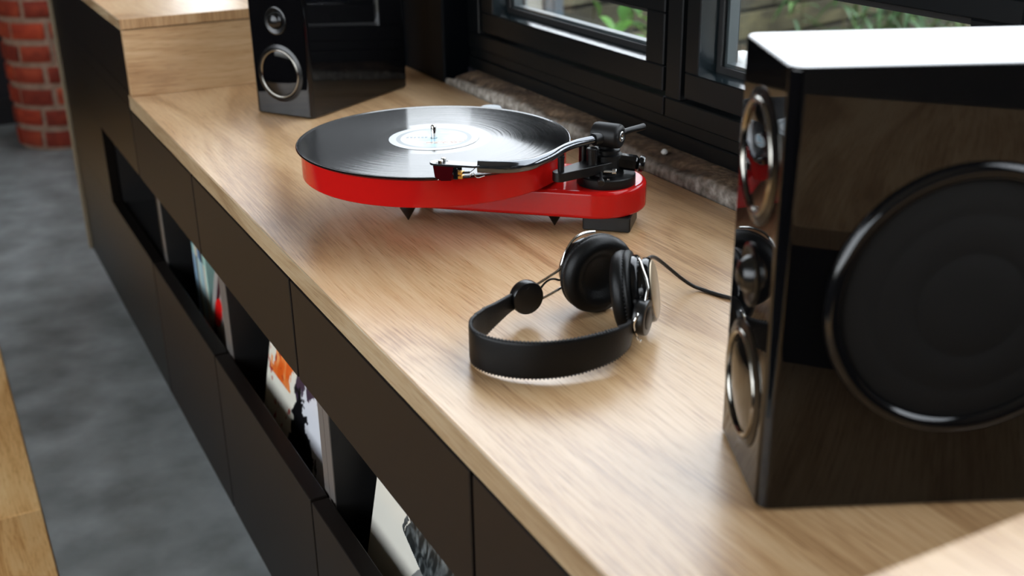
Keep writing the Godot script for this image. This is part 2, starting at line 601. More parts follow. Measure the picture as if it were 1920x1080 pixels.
# ------------------------------------------------------------------ the room
func room() -> void:
	var rng := RandomNumberGenerator.new()
	rng.seed = 21
	var f := thing("floor")
	tag(f, "concrete floor strip beside old honey-coloured floorboards", "", "", "structure")
	var st := new_st()
	bl(st, -0.2555, 0.75, -0.12, 0.0, -4.9, 2.7)
	bl(st, -1.7, -0.2555, -0.12, -0.02, -4.9, 2.7)
	obj("concrete", st, M.concrete, f)
	st = new_st()
	bl(st, -2.6, -1.32, -0.12, 0.0, -4.9, 2.7)
	obj("carpet", st, M.carpet, f)
	var x := -0.2562
	var row := 0
	while x > -1.05:
		var w := rng.randf_range(0.2, 0.26)
		var z := -4.8 + rng.randf_range(0.0, 1.2) if row else -4.05
		var z0 := -4.8
		while z0 < 2.6:
			var z1 := minf(z if z > z0 + 0.2 else z0 + rng.randf_range(1.7, 2.5), 2.6)
			if row == 0 and z0 < -1.9 and z1 > -1.9:
				z1 = -1.815
			var ps := new_st()
			bl(ps, x - w + 0.002, x, -0.02, rng.randf_range(-0.002, 0.001), z0 + 0.002, z1, 0.002)
			obj("plank", ps, M["plank_%d" % (rng.randi() % 3)], f)
			z0 = z1
			z = -99.0
		x -= w
		row += 1
	# house wall with the glazing: parapet, far low panel, pier, head
	var wr := thing("wall_right")
	tag(wr, "dark wall below and beside the black framed window", "", "", "structure")
	st = new_st()
	bl(st, 0.4815, 0.66, 0.0, T - 0.002, -4.9, 2.7)
	bl(st, 0.525, 0.66, T - 0.002, T + 0.022, -1.72, 2.7)
	bl(st, 0.4815, 0.66, T + 1.5, 2.66, -4.9, 2.7)
	bl(st, 0.4815, 0.66, T - 0.002, T + 1.5, -4.9, -4.66)
	bl(st, 0.4815, 0.66, T - 0.002, T + 1.5, 1.1, 2.7)
	bl(st, 0.53, 0.66, T + 0.02, T + 0.292, -0.573, 1.1)
	obj("masonry", st, M.dark_wall, wr)
	st = new_st()
	bl(st, 0.4815, 0.60, T - 0.002, T + 0.205, -4.66, -1.722, 0.003)
	obj("panel", st, M.navy_panel, wr)
	st = new_st()
	tube(st, [P(0.522, 0.045, -1.728), P(0.522, 0.2, -1.728)], 0.0028, 8)
	tube(st, [P(0.522, 0.035, -1.728), P(0.522, 0.05, -1.728)], 0.004, 8)
	obj("bolt_rod", st, M.bar_metal, wr)
	# the other walls and the ceiling
	var wl := new_st()
	bl(wl, -2.6, -2.4, 0.0, 0.6, -4.9, 2.7)
	bl(wl, -2.6, -2.4, 2.55, 2.66, -4.9, 2.7)
	bl(wl, -2.6, -2.4, 0.6, 2.55, -4.9, -2.2)
	bl(wl, -2.6, -2.4, 0.6, 2.55, 1.6, 2.7)
	tag(obj("wall_left", wl, M.dark_wall, self), "dark plain wall with a wide window facing the sideboard", "", "", "structure")
	var wb := new_st()
	bl(wb, -2.6, 0.66, 0.0, 2.66, -4.9, -4.72)
	tag(obj("wall_back", wb, M.dark_wall, self), "dark plum wall behind the brick pillar", "", "", "structure")
	var wf := new_st()
	bl(wf, -2.6, 0.66, 0.0, 2.66, 2.6, 2.8)
	tag(obj("wall_front", wf, M.room_wall, self), "plain wall behind the viewer", "", "", "structure")
	var ce := new_st()
	bl(ce, -2.65, 0.75, 2.66, 2.85, -5.0, 2.9)
	tag(obj("ceiling", ce, M.ceiling, self), "plain pale ceiling", "", "", "structure")
	var bb := new_st()
	bl(bb, -2.4, 0.02, 0.0, 0.105, -4.72, -4.70, 0.003)
	tag(obj("baseboard_back", bb, M.skirting, self), "dark skirting along the plum wall", "", "", "structure")
	# wide window across the room
	var wo := thing("window_3")
	tag(wo, "wide plain window on the room's far side", "", "", "structure")
	st = new_st()
	for z in [-2.18, -0.93, 0.33, 1.58]:
		bl(st, -2.56, -2.48, 0.6, 2.55, z - 0.02, z + 0.02, 0.003)
	for y in [0.62, 2.53]:
		bl(st, -2.56, -2.48, y - 0.02, y + 0.02, -2.2, 1.6, 0.003)
	obj("window_frame", st, M.frame_black, wo)
	for z in [-1.555, -0.30, 0.955]:
		st = new_st()
		bl(st, -2.524, -2.518, 0.64, 2.51, z - 0.605, z + 0.605)
		obj("pane", st, M.glass, wo)

# one black casement in the plane x = 0.525: outer frame, sash in a groove, bead, spacer and pane
func casement(called: String, label: String, z0: float, z1: float, top: float, s0: float, s1: float, g0: float, g1: float) -> void:
	# z0..z1 outer frame, s0..s1 sash, g0..g1 glass opening
	var w := thing(called)
	tag(w, label, "", "", "structure")
	var st := new_st()
	var X := 0.525
	var D := 0.598
	var yb := 0.0885
	if s0 - z0 > 0.01:
		bl(st, X, D, T + yb - 0.005, T + top - 0.024, z0, s0 - 0.0075, 0.0015)
	if z1 - s1 > 0.01:
		bl(st, X, D, T + yb - 0.005, T + top - 0.024, s1 + 0.0075, z1, 0.0015)
	bl(st, X, D, T + 0.0585, T + yb - 0.005, z0, z1, 0.0015)
	bl(st, X, D, T + top - 0.024, T + top, z0, z1, 0.0015)
	obj("window_frame", st, M.frame_black, w)
	st = new_st()
	var yg := 0.121
	var yt := top - 0.05
	bl(st, X + 0.001, D - 0.012, T + yb, T + yg, s0, s1, 0.0015)
	bl(st, X + 0.001, D - 0.012, T + yt, T + top - 0.028, s0, s1, 0.0015)
	bl(st, X + 0.001, D - 0.012, T + yg, T + yt, s0, g0, 0.001)
	bl(st, X + 0.001, D - 0.012, T + yg, T + yt, g1, s1, 0.0015)
	obj("sash", st, M.frame_black, w)
	# sloping glazing bead round the opening
	st = new_st()
	var rows := [[X + 0.0022, 0.0], [X + 0.0125, 0.0014], [X + 0.0262, 0.0026]]
	st.set_smooth_group(-1)
	for k in 2:
		var a: Array = rows[k]
		var b: Array = rows[k + 1]
		var ring := func(r: Array) -> Array:
			return [Vector3(r[0], T + yg + r[1], g0 + r[1]), Vector3(r[0], T + yg + r[1], g1 - r[1]), Vector3(r[0], T + yt - r[1], g1 - r[1]), Vector3(r[0], T + yt - r[1], g0 + r[1])]
		var ra: Array = ring.call(a)
		var rb: Array = ring.call(b)
		for e in 4:
			var n: int = (e + 1) % 4
			var inward := Vector3(-0.3, [1, 0, -1, 0][e], [0, -1, 0, 1][e])
			quad(st, ra[e], ra[n], rb[n], rb[e], inward)
	obj("glazing_bead", st, M.frame_edge, w)
	st = new_st()
	for s in [[X + 0.0265, X + 0.0295, 0.0, "gasket"]]:
		bl(st, s[0], s[1], T + yg, T + yg + 0.0105, g0, g1)
		bl(st, s[0], s[1], T + yt - 0.0105, T + yt, g0, g1)
		bl(st, s[0], s[1], T + yg + 0.0105, T + yt - 0.0105, g0, g0 + 0.0105)
		bl(st, s[0], s[1], T + yg + 0.0105, T + yt - 0.0105, g1 - 0.0105, g1)
	obj("gasket", st, M.gasket, w)
	st = new_st()
	bl(st, X + 0.0335, X + 0.0475, T + yg, T + yg + 0.014, g0, g1)
	bl(st, X + 0.0335, X + 0.0475, T + yg + 0.014, T + yt, g0, g0 + 0.014)
	bl(st, X + 0.0335, X + 0.0475, T + yg + 0.014, T + yt, g1 - 0.014, g1)
	obj("spacer", st, M.spacer, w)
	for k in 2:
		st = new_st()
		bl(st, X + [0.0297, 0.048][k], X + [0.0333, 0.0516][k], T + yg + 0.001, T + yt - 0.001, g0 + 0.001, g1 - 0.001)
		obj("pane", st, M.glass, w)

func windows() -> void:
	# threshold under the casements, stepped
	var st := new_st()
	bl(st, 0.525, 0.6, T + 0.022, T + 0.0430, -1.716, -0.575, 0.0015)
	bl(st, 0.528, 0.6, T + 0.0430, T + 0.0585, -1.716, -0.575, 0.001)
	tag(obj("trim_1", st, M.frame_black, self), "stepped black threshold under the window frame", "", "", "structure")
	casement("window_1", "black casement window with a leafy fence behind it", -1.716, -1.154, 0.236, -1.668, -1.158, -1.626, -1.197)
	casement("window_2", "black casement window behind the near loudspeaker", -1.150, -0.575, 0.292, -1.112, -0.645, -1.086, -0.699)
	# large fixed panes above the low casement and the far panel, and the next window towards the viewer
	var w := thing("window_4")
	tag(w, "large fixed upper panes over the low casements", "", "", "structure")
	st = new_st()
	bl(st, 0.54, 0.59, T + 1.46, T + 1.5, -4.66, 1.1, 0.002)
	bl(st, 0.54, 0.59, T + 0.205, T + 1.46, -4.66, -4.62, 0.002)
	bl(st, 0.54, 0.59, T + 0.292, T + 1.46, 1.06, 1.1, 0.002)
	bl(st, 0.54, 0.59, T + 0.205, T + 0.236, -4.62, -1.718, 0.002)
	obj("window_frame", st, M.frame_black, w)
	st = new_st()
	bl(st, 0.562, 0.568, T + 0.236, T + 1.46, -4.62, -1.152)
	obj("pane", st, M.glass, w)
	st = new_st()
	bl(st, 0.562, 0.568, T + 0.292, T + 1.46, -1.152, 1.06)
	obj("pane", st, M.glass, w)
	# rough masonry sill between worktop and window
	st = new_st()
	var nz := noise(81, 1.0, 4)
	var n2 := noise(82, 1.0, 3)
	var prof := [Vector2(0.4825, -0.004), Vector2(0.4825, 0.004), Vector2(0.4825, 0.009), Vector2(0.4825, 0.014), Vector2(0.4828, 0.0185), Vector2(0.4845, 0.0212), Vector2(0.488, 0.022), Vector2(0.494, 0.0223), Vector2(0.501, 0.0224), Vector2(0.509, 0.0225), Vector2(0.517, 0.0227), Vector2(0.527, 0.0228)]
	var N := 300
	var grid := []
	for i in N + 1:
		var z := lerpf(-1.722, -0.30, float(i) / N)
		var worn := clampf(n2.get_noise_2d(z * 5.0, 3.0) * 1.8 + 0.45 + clampf((-1.2 - z) * 1.1, 0.0, 0.5), 0.0, 1.0)
		var line := []
		for k in prof.size():
			var p: Vector2 = prof[k]
			var edgy := exp(-pow((k - 5.5) / 2.2, 2.0))
			var d := nz.get_noise_3d(p.x * 60.0, p.y * 60.0, z * 42.0)
			var x := p.x + (absf(d) * 0.006 * worn + worn * 0.008) * edgy + d * 0.0006
			var y := p.y - (absf(d) * 0.011 * worn + worn * 0.006) * edgy + d * 0.0012
			if i < 8:
				y -= (8 - i) * 0.0016 * (1.0 if k > 3 else 0.3)
			var blot := n2.get_noise_3d(z * 22.0, p.x * 30.0, p.y * 30.0)
			var face := Color(0.56, 0.54, 0.51).lerp(Color(0.30, 0.28, 0.255), clampf(0.3 + nz.get_noise_2d(z * 90.0, 5.0) * 0.9, 0.0, 1.0))
			var top := Color(0.29, 0.20, 0.13).lerp(Color(0.13, 0.085, 0.058), clampf(0.3 + blot * 1.4, 0.0, 1.0))
			var c := face.lerp(top, smoothstep(3.6, 6.4, k + d * 2.0 + worn * 0.8))
			c = c.lerp(Color(0.05, 0.04, 0.03), clampf(edgy * worn * (0.5 + blot) * 0.9, 0.0, 0.8))
			line.append([Vector3(x, y + T, z), c])
		grid.append(line)
	st.set_smooth_group(0)
	for i in N:
		for k in prof.size() - 1:
			var q := [grid[i][k], grid[i + 1][k], grid[i + 1][k + 1], grid[i][k + 1]]
			var out := Vector3(-1, 0.6, 0) if k < 5 else Vector3(-0.3, 1, 0)
			for t3 in [[0, 1, 2], [0, 2, 3]]:
				var a: Vector3 = q[t3[0]][0]
				var b: Vector3 = q[t3[1]][0]
				var c: Vector3 = q[t3[2]][0]
				var order := [0, 1, 2] if (a - c).cross(a - b).dot(out) > 0.0 else [0, 2, 1]
				for e in order:
					st.set_color(q[t3[e]][1])
					st.set_uv(Vector2.ZERO)
					st.add_vertex(q[t3[e]][0])
	# under side and back, so that it is a solid strip
	for i in N:
		var a: Vector3 = grid[i][0][0]
		var b: Vector3 = grid[i + 1][0][0]
		st.set_color(Color(0.2, 0.18, 0.16))
		quad(st, a, b, Vector3(0.527, a.y, b.z), Vector3(0.527, a.y, a.z), Vector3.DOWN)
	for i in [0, N]:
		for k in prof.size() - 1:
			st.set_color(grid[i][k][1])
			var a: Vector3 = grid[i][k][0]
			var b: Vector3 = grid[i][k + 1][0]
			quad(st, a, b, Vector3(b.x, T - 0.004, b.z), Vector3(a.x, T - 0.004, a.z), Vector3(0, 0, -1 if i == 0 else 1))
	tag(obj("trim_2", st, M.stone_sill, self), "crumbling masonry sill strip between worktop and window", "", "", "structure")
	st = new_st()
	lathe(st, [Vector2(0, 0), Vector2(0.0034, 0.0006), Vector2(0.0043, 0.0024), Vector2(0.003, 0.0048), Vector2(0.0012, 0.0058), Vector2(0, 0.006)], 7, Transform3D(Basis(Vector3(1, 0.2, 0.1), Vector3(-0.2, 1, 0.3), Vector3(0, -0.3, 1)), P(0.5005, 0.0225, -1.112)), 10.0)
	tag(obj("stone_chip", st, M.stone_white, self), "small pale stone chip lying on the crumbling window sill", "stone")

func pillar() -> void:
	var p := thing("pillar", Vector3(0.15, 0, -4.36))
	tag(p, "round pillar of red bricks with pale mortar joints", "", "", "structure")
	var st := new_st()
	lathe(st, [Vector2(0, 0), Vector2(0.165, 0), Vector2(0.165, 2.66), Vector2(0, 2.66)], 48)
	obj("mortar", st, M.mortar, p)
	var rng := RandomNumberGenerator.new()
	rng.seed = 8
	var meshes := []
	var pitch := 0.0755
	for count in [8, 9, 10]:                  # courses of longer and shorter bricks
		var half: float = (TAU / count - 0.11) / 2.0
		var bs := new_st()
		bs.set_smooth_group(0)
		var seg := 6
		var r0 := 0.15
		for k in seg:
			var a0 := lerpf(-half, half, float(k) / seg)
			var a1 := lerpf(-half, half, float(k + 1) / seg)
			var at := func(a: float, r: float, y: float) -> Vector3:
				return Vector3(sin(a) * r, y, cos(a) * r)
			var R := 0.174
			var h := 0.0272
			var b := 0.004
			var o := Vector3(sin((a0 + a1) / 2), 0, cos((a0 + a1) / 2))
			quad(bs, at.call(a0, R, -h + b), at.call(a1, R, -h + b), at.call(a1, R, h - b), at.call(a0, R, h - b), o)
			quad(bs, at.call(a0, R, h - b), at.call(a1, R, h - b), at.call(a1, R - b, h), at.call(a0, R - b, h), o + Vector3.UP)
			quad(bs, at.call(a0, R, -h + b), at.call(a1, R, -h + b), at.call(a1, R - b, -h), at.call(a0, R - b, -h), o + Vector3.DOWN)
			quad(bs, at.call(a0, R - b, h), at.call(a1, R - b, h), at.call(a1, r0, h), at.call(a0, r0, h), Vector3.UP)
			quad(bs, at.call(a0, R - b, -h), at.call(a1, R - b, -h), at.call(a1, r0, -h), at.call(a0, r0, -h), Vector3.DOWN)
			if k == 0:
				quad(bs, at.call(a0, R, -h), at.call(a0, R, h), at.call(a0, r0, h), at.call(a0, r0, -h), Vector3(-cos(a0), 0, sin(a0)))
			if k == seg - 1:
				quad(bs, at.call(a1, R, -h), at.call(a1, R, h), at.call(a1, r0, h), at.call(a1, r0, -h), Vector3(cos(a1), 0, -sin(a1)))
		meshes.append([done(bs)])
	for course in 35:
		var v := [0, 1, 0, 0][(course + 1) % 4] as int
		var count: int = [8, 9, 10][v]
		var a := rng.randf_range(0.0, 1.0)
		for k in count:
			obj_mesh("brick", meshes[v][0], M["brick_%d" % (rng.randi() % 5)], p, Transform3D(Basis(Vector3.UP, a + TAU * k / count), Vector3(0, 0.040 + course * pitch + rng.randf_range(-0.002, 0.002), 0)))

# ------------------------------------------------------------------ outside
func outside() -> void:
	var st := new_st()
	bl(st, 0.68, 14.0, -0.3, -0.12, -14.0, 8.0)
	tag(obj("ground", st, M.ground, self), "earth yard outside the window", "", "", "structure")
	st = new_st()
	bl(st, -14.0, -2.62, -0.3, -0.12, -14.0, 8.0)
	tag(obj("ground", st, M.ground, self), "earth yard beyond the room's far window", "", "", "structure")
	st = new_st()
	bl(st, 0.602, 0.71, T + 0.03, T + 0.078, -1.9, 0.6, 0.004)
	tag(obj("trim_3", st, M.frame_black, self), "dark outer ledge below the window", "", "", "structure")
	st = new_st()
	lathe(st, [Vector2(0, 0.0), Vector2(0.008, 0.0005), Vector2(0.014, 0.005), Vector2(0.0175, 0.013), Vector2(0.018, 0.021), Vector2(0.0155, 0.03), Vector2(0.009, 0.036), Vector2(0, 0.038)], 24)
	tag(obj("stone_ball", st, M.stone_white, self, Transform3D(Basis.from_scale(Vector3(1.25, 1.35, 1.25)), P(0.645, 0.078, -1.150))), "round white stone on the ledge outside the right casement", "stone")
	# board fence, running away from the house
	var fd := Basis(Vector3.UP, deg_to_rad(12.0))
	var f := thing("board_fence", P(1.654, -0.66, -3.209), deg_to_rad(12.0))
	tag(f, "weathered grey wooden fence of horizontal boards seen through the window", "fence")
	var rng := RandomNumberGenerator.new()
	rng.seed = 77
	for k in 10:
		var y0 := 0.5 + 0.11 * (k - 4)
		var s := -0.10
		var lens := [1.7, 2.4, 2.4] if k % 2 == 0 else [1.1, 2.4, 2.4]
		for l in lens:
			var bs := new_st()
			bl(bs, y0 + 0.006, y0 + 0.102, -0.012, 0.012 + rng.randf_range(-0.002, 0.002), s, s + l - 0.003, 0.003)
			var m := "board_%d" % (rng.randi() % 4)
			if k == 4 and s < 0.0:
				m = "board_4"
			# built lying along z and turned so that its length runs along the fence
			obj("board", bs, M[m], f, Transform3D(Basis(Vector3(0, 1, 0), Vector3(0, 0, 1), Vector3(1, 0, 0)), Vector3.ZERO))
			s += l
	var bk := new_st()
	bl(bk, -0.1, 6.3, 0.02, 1.15, -0.022, -0.0135)
	obj("backing", bk, M.fence_back, f)
	for s in [1.6, 4.0, 6.0]:
		var ps := new_st()
		bl(ps, s - 0.04, s + 0.04, 0.0, 1.22, -0.10, -0.0225, 0.004)
		obj("post", ps, M.post_grey, f)
	var ps2 := new_st()
	bl(ps2, -0.182, -0.103, 0.0, 1.25, -0.05, 0.03, 0.004)
	bl(ps2, -0.150, -0.146, 0.0, 1.25, 0.03, 0.034, 0.001)
	obj("post", ps2, M.post_grey, f)
	var g := thing("garden_wall", P(1.654, -0.66, -3.209), deg_to_rad(12.0))
	tag(g, "white rendered garden wall with a grey pipe left of the fence", "wall")
	st = new_st()
	bl(st, -1.2, -0.184, 0.0, 1.22, -0.06, 0.02, 0.004)
	obj("masonry", st, M.render_white, g)
	st = new_st()
	tube(st, [Vector3(-0.305, 0.0, 0.045), Vector3(-0.305, 1.2, 0.045)], 0.024, 12)
	obj("drainpipe", st, M.post_grey, g)
	climber()
	cane()

func leaf_mesh(l: float, w: float, fold: float) -> ArrayMesh:
	var st := new_st()
	st.set_smooth_group(0)
	var n := 6
	for k in n:
		var t0 := float(k) / n
		var t1 := float(k + 1) / n
		var w0 := w * pow(sin(PI * pow(t0, 0.75)), 0.8) if k else 0.0
		var w1 := w * pow(sin(PI * pow(t1, 0.75)), 0.8) if k < n - 1 else 0.0
		var y0 := -l * 0.35 * t0 * t0
		var y1 := -l * 0.35 * t1 * t1
		for s in [-1.0, 1.0]:
			quad(st, Vector3(0, y0, t0 * l), Vector3(0, y1, t1 * l), Vector3(s * w1, y1 + fold * w1, t1 * l), Vector3(s * w0, y0 + fold * w0, t0 * l), Vector3.UP)
	return done(st)

func climber() -> void:
	var c := thing("climbing_plant", P(1.66, -0.66, -2.93))
	tag(c, "climbing plant with broad bright green leaves in front of the fence", "plant")
	var rng := RandomNumberGenerator.new()
	rng.seed = 14
	var stems := new_st()
	var meshes := [leaf_mesh(0.068, 0.027, 0.25), leaf_mesh(0.055, 0.023, 0.4), leaf_mesh(0.08, 0.030, 0.2)]
	var spots := []
	for k in 6:
		var foot := Vector3(rng.randf_range(-0.10, 0.14), 0.0, rng.randf_range(-0.08, 0.04))
		var pts := [foot]
		var tip := foot + Vector3(rng.randf_range(-0.1, 0.05), 0, 0)
		for j in 5:
			pts.append(foot.lerp(tip, j / 4.0) + Vector3(rng.randf_range(-0.03, 0.03), 0.32 + 0.14 * j, rng.randf_range(-0.03, 0.03)))
		var path := curve(pts, 5)
		tube(stems, path, 0.0028, 5)
		for j in 11:
			var q: Vector3 = path[mini(6 + j * 2, path.size() - 1)]
			if q.y > 0.44:
				spots.append(q)
	obj("stem", stems, M.stem, c)
	for q in spots:
		var b := Basis(Vector3.UP, rng.randf_range(-1.6, 1.6)) * Basis(Vector3.RIGHT, rng.randf_range(-0.2, 0.9))
		obj_mesh("leaf", meshes[rng.randi() % 3], M["leaf_%d" % (rng.randi() % 3)], c, Transform3D(b, q + Vector3(rng.randf_range(-0.02, 0.02), rng.randf_range(-0.02, 0.02), 0.01)))

func cane() -> void:
	var c := thing("cane_plant", P(3.05, -0.66, -3.05))
	tag(c, "dense cane plant with narrow dark leaves at the fence's far end", "plant")
	var rng := RandomNumberGenerator.new()
	rng.seed = 15
	var stems := new_st()
	var rest := new_st()
	var meshes := [leaf_mesh(0.13, 0.008, 0.5), leaf_mesh(0.1, 0.007, 0.4), leaf_mesh(0.16, 0.009, 0.4)]
	var n := 0
	for k in 26:
		var foot := Vector3(rng.randf_range(-0.42, 0.75), 0.0, rng.randf_range(-0.25, 0.1))
		var h := rng.randf_range(0.45, 0.85)
		var tip := foot + Vector3(rng.randf_range(-0.1, 0.1), h, rng.randf_range(-0.05, 0.1))
		tube(stems, [foot, foot.lerp(tip, 0.5) + Vector3(0.01, 0, 0), tip], [0.004, 0.003, 0.002], 5)
		for j in 22:
			var q := foot.lerp(tip, rng.randf_range(0.25, 1.0))
			var b := Basis(Vector3.UP, rng.randf_range(0, TAU)) * Basis(Vector3.RIGHT, rng.randf_range(-0.5, 0.9))
			var xf := Transform3D(b, q)
			var m: ArrayMesh = meshes[rng.randi() % 3]
			if j < 10:
				obj_mesh("leaf", m, M["cane_leaf_%d" % (rng.randi() % 3)], c, xf)
				n += 1
			else:
				rest.append_from(m, 0, xf)
	obj("stem", stems, M.stem, c)
	var o := obj_mesh("foliage", rest.commit(), M.cane_leaf_2, c)
	o.set_meta("kind", "stuff")

# ------------------------------------------------------------------ the sideboard
const PITCH := 0.4335

func sideboard() -> void:
	var w := thing("worktop", P(0.24, -0.024, -0.85))
	tag(w, "long pale oak worktop carrying the turntable, headphones and both loudspeakers", "worktop")
	var off := Vector3(-0.24, 0.024 - T, 0.85)
	var st := new_st()
	bl(st, 0.0007, 0.4805, T - 0.024, T, -1.915, -0.244, 0.0006)
	obj("slab", st, M.oak, w, Transform3D(Basis.IDENTITY, off))
	st = new_st()
	bl(st, -0.0008, 0.0007, T - 0.024, T - 0.0004, -1.915, -0.244)
	obj("edge_band", st, M.oak_edge, w, Transform3D(Basis.IDENTITY, off))
	var proto := cabinet()
	var words := [
		"dark brown sideboard unit with striped cases and a red sleeve in its shelf",
		"dark brown sideboard unit whose open shelf shows an orange splashed record cover",
		"dark brown sideboard unit whose open shelf shows a black and white portrait cover",
		"nearest dark brown sideboard unit, only a corner of its drawer in view"]
	for k in 4:
		var z := -1.9465 + PITCH * (k + 0.5)
		var c: Node3D = proto
		if k == 0:
			c.position = Vector3(0.24, 0, z)
			c.set_meta("label", words[0])
		else:
			c = dup(proto, Vector3(0.24, 0, z), 0.0, words[k])
	tall_unit()
	near_unit()

func cabinet() -> Node3D:
	var c := thing("cabinet")
	tag(c, "dark brown sideboard unit", "cabinet", "sideboard units in a row")
	var X := -0.24
	var h := PITCH / 2
	var st := new_st()
	for z in [[-h + 0.0005, -h + 0.018], [h - 0.018, h - 0.0005]]:
		st = new_st()
		bl(st, X + 0.0275, X + 0.475, T - 0.568, T - 0.0245, z[0], z[1])
		var side := obj("side_panel", st, M.carcass, c)
		st = new_st()
		bl(st, X + 0.0262, X + 0.0275, T - 0.40, T - 0.151, z[0], z[1])
		obj("panel_edge", st, M.panel_edge, side)
	st = new_st()
	bl(st, X + 0.46, X + 0.474, T - 0.566, T - 0.026, -h + 0.018, h - 0.018)
	obj("back_panel", st, M.carcass, c)
	st = new_st()
	bl(st, X + 0.03, X + 0.46, T - 0.566, T - 0.548, -h + 0.018, h - 0.018)
	obj("bottom_panel", st, M.carcass, c)
	st = new_st()
	bl(st, X + 0.03, X + 0.46, T - 0.49, T - 0.472, -h + 0.018, h - 0.018)
	obj("shelf", st, M.carcass, c)
	st = new_st()
	bl(st, X + 0.024, X + 0.455, T - 0.147, T - 0.139, -h + 0.0185, h - 0.0185)
	bl(st, X + 0.024, X + 0.036, T - 0.139, T - 0.04, -h + 0.0185, h - 0.0185)
	obj("drawer_box", st, M.carcass, c)
	st = new_st()
	bl(st, X + 0.003, X + 0.022, T - 0.149, T - 0.0325, -h + 0.0027, h - 0.0027, 0.0008)
	obj("drawer_front", st, M.front_brown, c)
	st = new_st()
	bl(st, X + 0.003, X + 0.0235, T - 0.568, T - 0.306, -h + 0.0027, h - 0.0027, 0.0008)
	obj("door", st, M.front_brown, c)
	st = new_st()
	bl(st, X + 0.09, X + 0.11, 0.0, T - 0.568, -h + 0.0005, h - 0.0005)
	bl(st, X + 0.42, X + 0.44, 0.0, T - 0.568, -h + 0.0005, h - 0.0005)
	obj("plinth", st, M.carcass, c)
	return c

func tall_unit() -> void:
	var c := thing("tall_cabinet", Vector3(0.24, 0, -2.4))
	tag(c, "taller end unit with an oak top, dark front and a black opening", "cabinet")
	var off := Transform3D(Basis.IDENTITY, Vector3(-0.24, 0, 2.4))
	var zn := -1.9485
	var zf := -2.826
	var st := new_st()
	# dark front with the opening let into its right side
	bl(st, 0.003, 0.022, T - 0.149, T - 0.026, zf, zn, 0.0008)
	bl(st, 0.003, 0.022, T - 0.306, T - 0.149, zf, -2.335, 0.0)
	bl(st, 0.003, 0.022, T - 0.568, T - 0.306, zf, zn, 0.0008)
	bl(st, 0.003, 0.022, T - 0.026, T + 0.0005, zf, -1.917)
	bl(st, 0.003, 0.022, T + 0.0005, T + 0.1085, zf, -1.892, 0.0006)
	obj("front_panel", st, M.front_tall, c, off)
	st = new_st()
	bl(st, -0.004, 0.478, T - 0.568, T + 0.109, -2.852, zf - 0.001, 0.002)
	obj("end_panel", st, M.end_panel, c, off)
	st = new_st()
	bl(st, 0.026, 0.46, T - 0.33, T - 0.312, -2.335, -1.966)
	bl(st, 0.026, 0.46, T - 0.149, T - 0.137, -2.335, -1.966)
	bl(st, 0.024, 0.46, T - 0.33, T - 0.137, -2.353, -2.335)
	bl(st, 0.46, 0.474, T - 0.568, T + 0.108, zf, -1.95)
	bl(st, 0.026, 0.46, T - 0.566, T - 0.548, zf, -1.966)
	obj("carcass", st, M.carcass, c, off)
	for z in [[-1.9482, -1.966], [-2.335, -2.353]]:
		st = new_st()
		bl(st, 0.0272, 0.46, T - 0.566 if z[0] > -2.0 else T - 0.136, T - 0.0245, z[1], z[0])
		obj("side_panel", st, M.carcass, c, off)
	st = new_st()
	bl(st, 0.09, 0.11, 0.0, T - 0.568, -2.84, -1.947)
	bl(st, 0.42, 0.44, 0.0, T - 0.568, -2.84, -1.947)
	obj("plinth", st, M.carcass, c, off)
	# oak step: an upright riser with a slab on it
	st = new_st()
	bl(st, 0.0, 0.1074, 0.0, 0.018, 0.0, 0.48, 0.0008)
	obj("riser", st, M.oak_block, c, off * Transform3D(Basis(Vector3(0, 1, 0), Vector3(0, 0, 1), Vector3(1, 0, 0)), P(0.0005, 0.0, -1.908)))
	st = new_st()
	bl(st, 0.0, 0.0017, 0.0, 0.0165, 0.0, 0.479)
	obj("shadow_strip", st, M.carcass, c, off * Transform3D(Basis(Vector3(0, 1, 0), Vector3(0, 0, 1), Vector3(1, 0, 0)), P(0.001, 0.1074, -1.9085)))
	st = new_st()
	bl(st, -0.0025, 0.48, T + 0.109, T + 0.125, -2.852, -1.8885, 0.0006)
	obj("top_slab", st, M.oak_block, c, off)
	st = new_st()
	bl(st, -0.0038, -0.0025, T + 0.109, T + 0.1247, -2.852, -1.8885)
	obj("edge_band", st, M.oak_edge, c, off)

# the like unit at the viewer's end; of it only the corner of its oak top is in view
func near_unit() -> void:
	var c := thing("tall_cabinet", Vector3(0.24, 0, -0.02))
	tag(c, "near raised end unit, the bright corner of its oak top beside the near loudspeaker", "cabinet")
	var off := Transform3D(Basis.IDENTITY, Vector3(-0.24, 0, 0.02))
	var st := new_st()
	bl(st, -0.0025, 0.48, T + 0.109, T + 0.125, -0.267, 0.17, 0.0006)
	obj("top_slab", st, M.oak_near, c, off)
	st = new_st()
	bl(st, -0.0038, -0.0025, T + 0.109, T + 0.1247, -0.267, 0.17)
	obj("edge_band", st, M.oak_edge, c, off)
	st = new_st()
	bl(st, 0.0235, 0.478, 0.0, T + 0.1085, -0.21, 0.168)
	bl(st, 0.0235, 0.478, T + 0.001, T + 0.1085, -0.243, -0.21)
	obj("carcass", st, M.satin_black, c, off)
	st = new_st()
	bl(st, 0.003, 0.0225, T - 0.568, T - 0.026, -0.21, 0.168, 0.0008)
	bl(st, 0.003, 0.0225, T - 0.026, T + 0.1085, -0.243, 0.168, 0.0008)
	obj("front_panel", st, M.front_tall, c, off)

